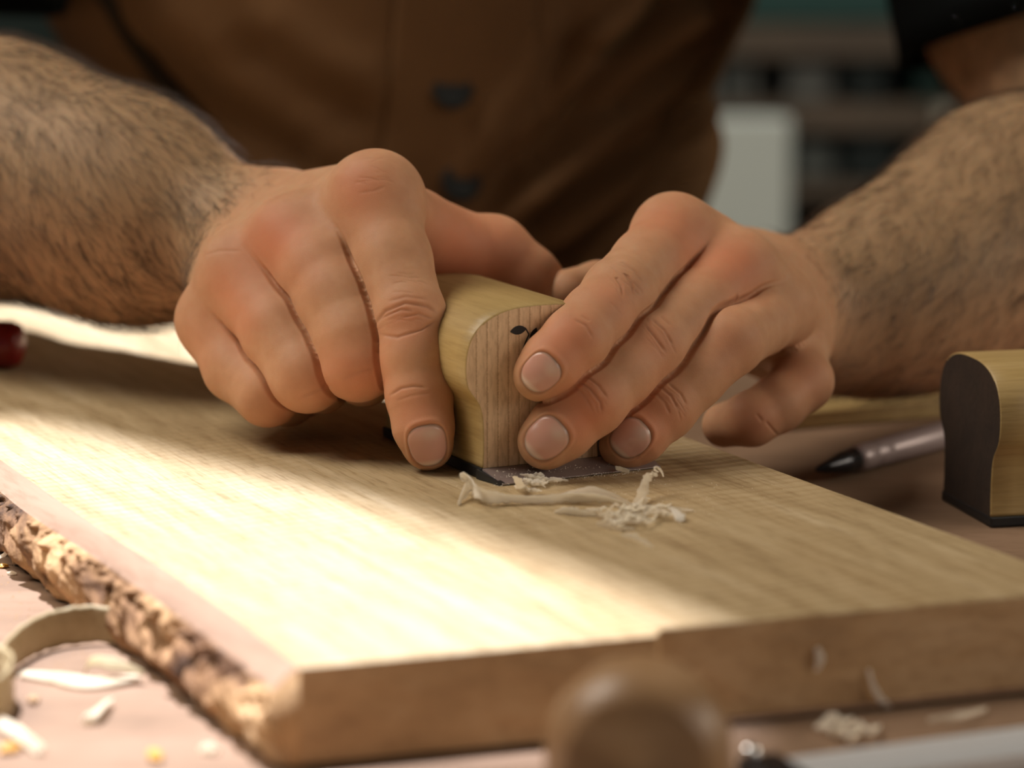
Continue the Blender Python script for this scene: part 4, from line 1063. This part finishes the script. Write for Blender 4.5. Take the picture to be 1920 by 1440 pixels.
# back bulge: side flap of the apron at the waist on the right
def flap():
    pts = [(1262, 120), (1300, 175), (1330, 215), (1353, 258), (1345, 310), (1322, 372), (1300, 420), (1290, 520)]
    V, F = [], []; n = 10
    for (x, y) in pts:
        for k in range(n):
            t = k / (n - 1); q = W(1180 + (x - 1180) * t, y, 1.335 + .035 * t - .010 * math.sin(t * PI)); V.append(q)
    for i in range(len(pts) - 1):
        for k in range(n - 1): a = i * n + k; F.append((a, a + 1, a + n + 1, a + n))
    o = child(mesh_np('apron_side', V, F, m_apron, person)); md = o.modifiers.new('sub', 'SUBSURF'); md.levels = 2; md.render_levels = 2
    md = o.modifiers.new('thickness', 'SOLIDIFY'); md.thickness = .003
flap()
def on_apron(x, y):                    # nearest apron point to that ray
    xs, ys, d = to_px(AP_.reshape(-1, 3)); i = np.argmin(np.hypot(xs - x, ys - y)); return AP_.reshape(-1, 3)[i]
for (x, y, w, nm) in [(845, 167, .0085, 'button'), (862, 345, .0085, 'button')]:
    p = Vector(on_apron(x, y)); nrm = (Vector((p.x + .053, p.y - 1.36, 0))).normalized(); nrm = (nrm + Vector((0, 0, .12))).normalized()
    o = lathe('button', [(.0, .0), (w, .0), (w * 1.02, .0012), (w * .86, .0024), (w * .70, .0018), (.0, .0018)], m_button, person, 36, p + nrm * .001, p + nrm * .01); child(o)
def tube(name, pts, r, mat, parent, flat=.35):
    V, F = [], []; n = 10; pts = [Vector(p) for p in pts]
    for i, p in enumerate(pts):
        t = (pts[min(i + 1, len(pts) - 1)] - pts[max(i - 1, 0)]).normalized(); s = t.cross(Vector((0, 1, 0))).normalized(); q = t.cross(s)
        for k in range(n):
            a = 2 * PI * k / n; V.append(p + s * (r * math.cos(a)) + q * (r * flat * math.sin(a)))
    for i in range(len(pts) - 1):
        for k in range(n): F.append((i * n + k, i * n + (k + 1) % n, (i + 1) * n + (k + 1) % n, (i + 1) * n + k))
    return mesh_np(name, V, F, mat, parent)
sp = []
for (x, y) in [(190, -30), (215, 10), (255, 75), (300, 135), (345, 195), (400, 262), (450, 320)]: 
    p = on_apron(x, y); sp.append(p + np.array([-.001, -.004, 0]))
child(tube('strap', sp, .0042, m_strap, person)).__setitem__('label', 'dark apron strap crossing the left side')
# short sleeves
def sleeve(a, b, r0, r1, nm):
    a, b = Vector(a), Vector(b); prof = []
    ax_ = (b - a).normalized(); L_ = (b - a).length; q = ax_.to_track_quat('Z', 'Y'); n = 48; V, F = [], []; m = 26
    for j in range(m + 1):
        t = j / m; r = r0 + (r1 - r0) * t
        for i in range(n):
            th = 2 * PI * i / n; rr_ = r * (1 + .035 * math.sin(3 * th + t * 5) * t + .02 * math.sin(7 * th + t * 9)); V.append(a + q @ Vector((rr_ * math.cos(th), rr_ * math.sin(th), L_ * t)))
    for j in range(m):
        for i in range(n): F.append((j * n + i, j * n + (i + 1) % n, (j + 1) * n + (i + 1) % n, (j + 1) * n + i))
    o = child(mesh_np(nm, V, F, m_shirt, person)); md = o.modifiers.new('thickness', 'SOLIDIFY'); md.thickness = .0025; md.offset = 1
    o['label'] = 'black short sleeve'
sleeve((-.22, 1.28, TOP_Z + .42), (-.262, 1.215, TOP_Z + .125), .066, .072, 'sleeve')
sleeve((.15, 1.27, TOP_Z + .42), (.224, 1.20, TOP_Z + .106), .062, .064, 'sleeve')
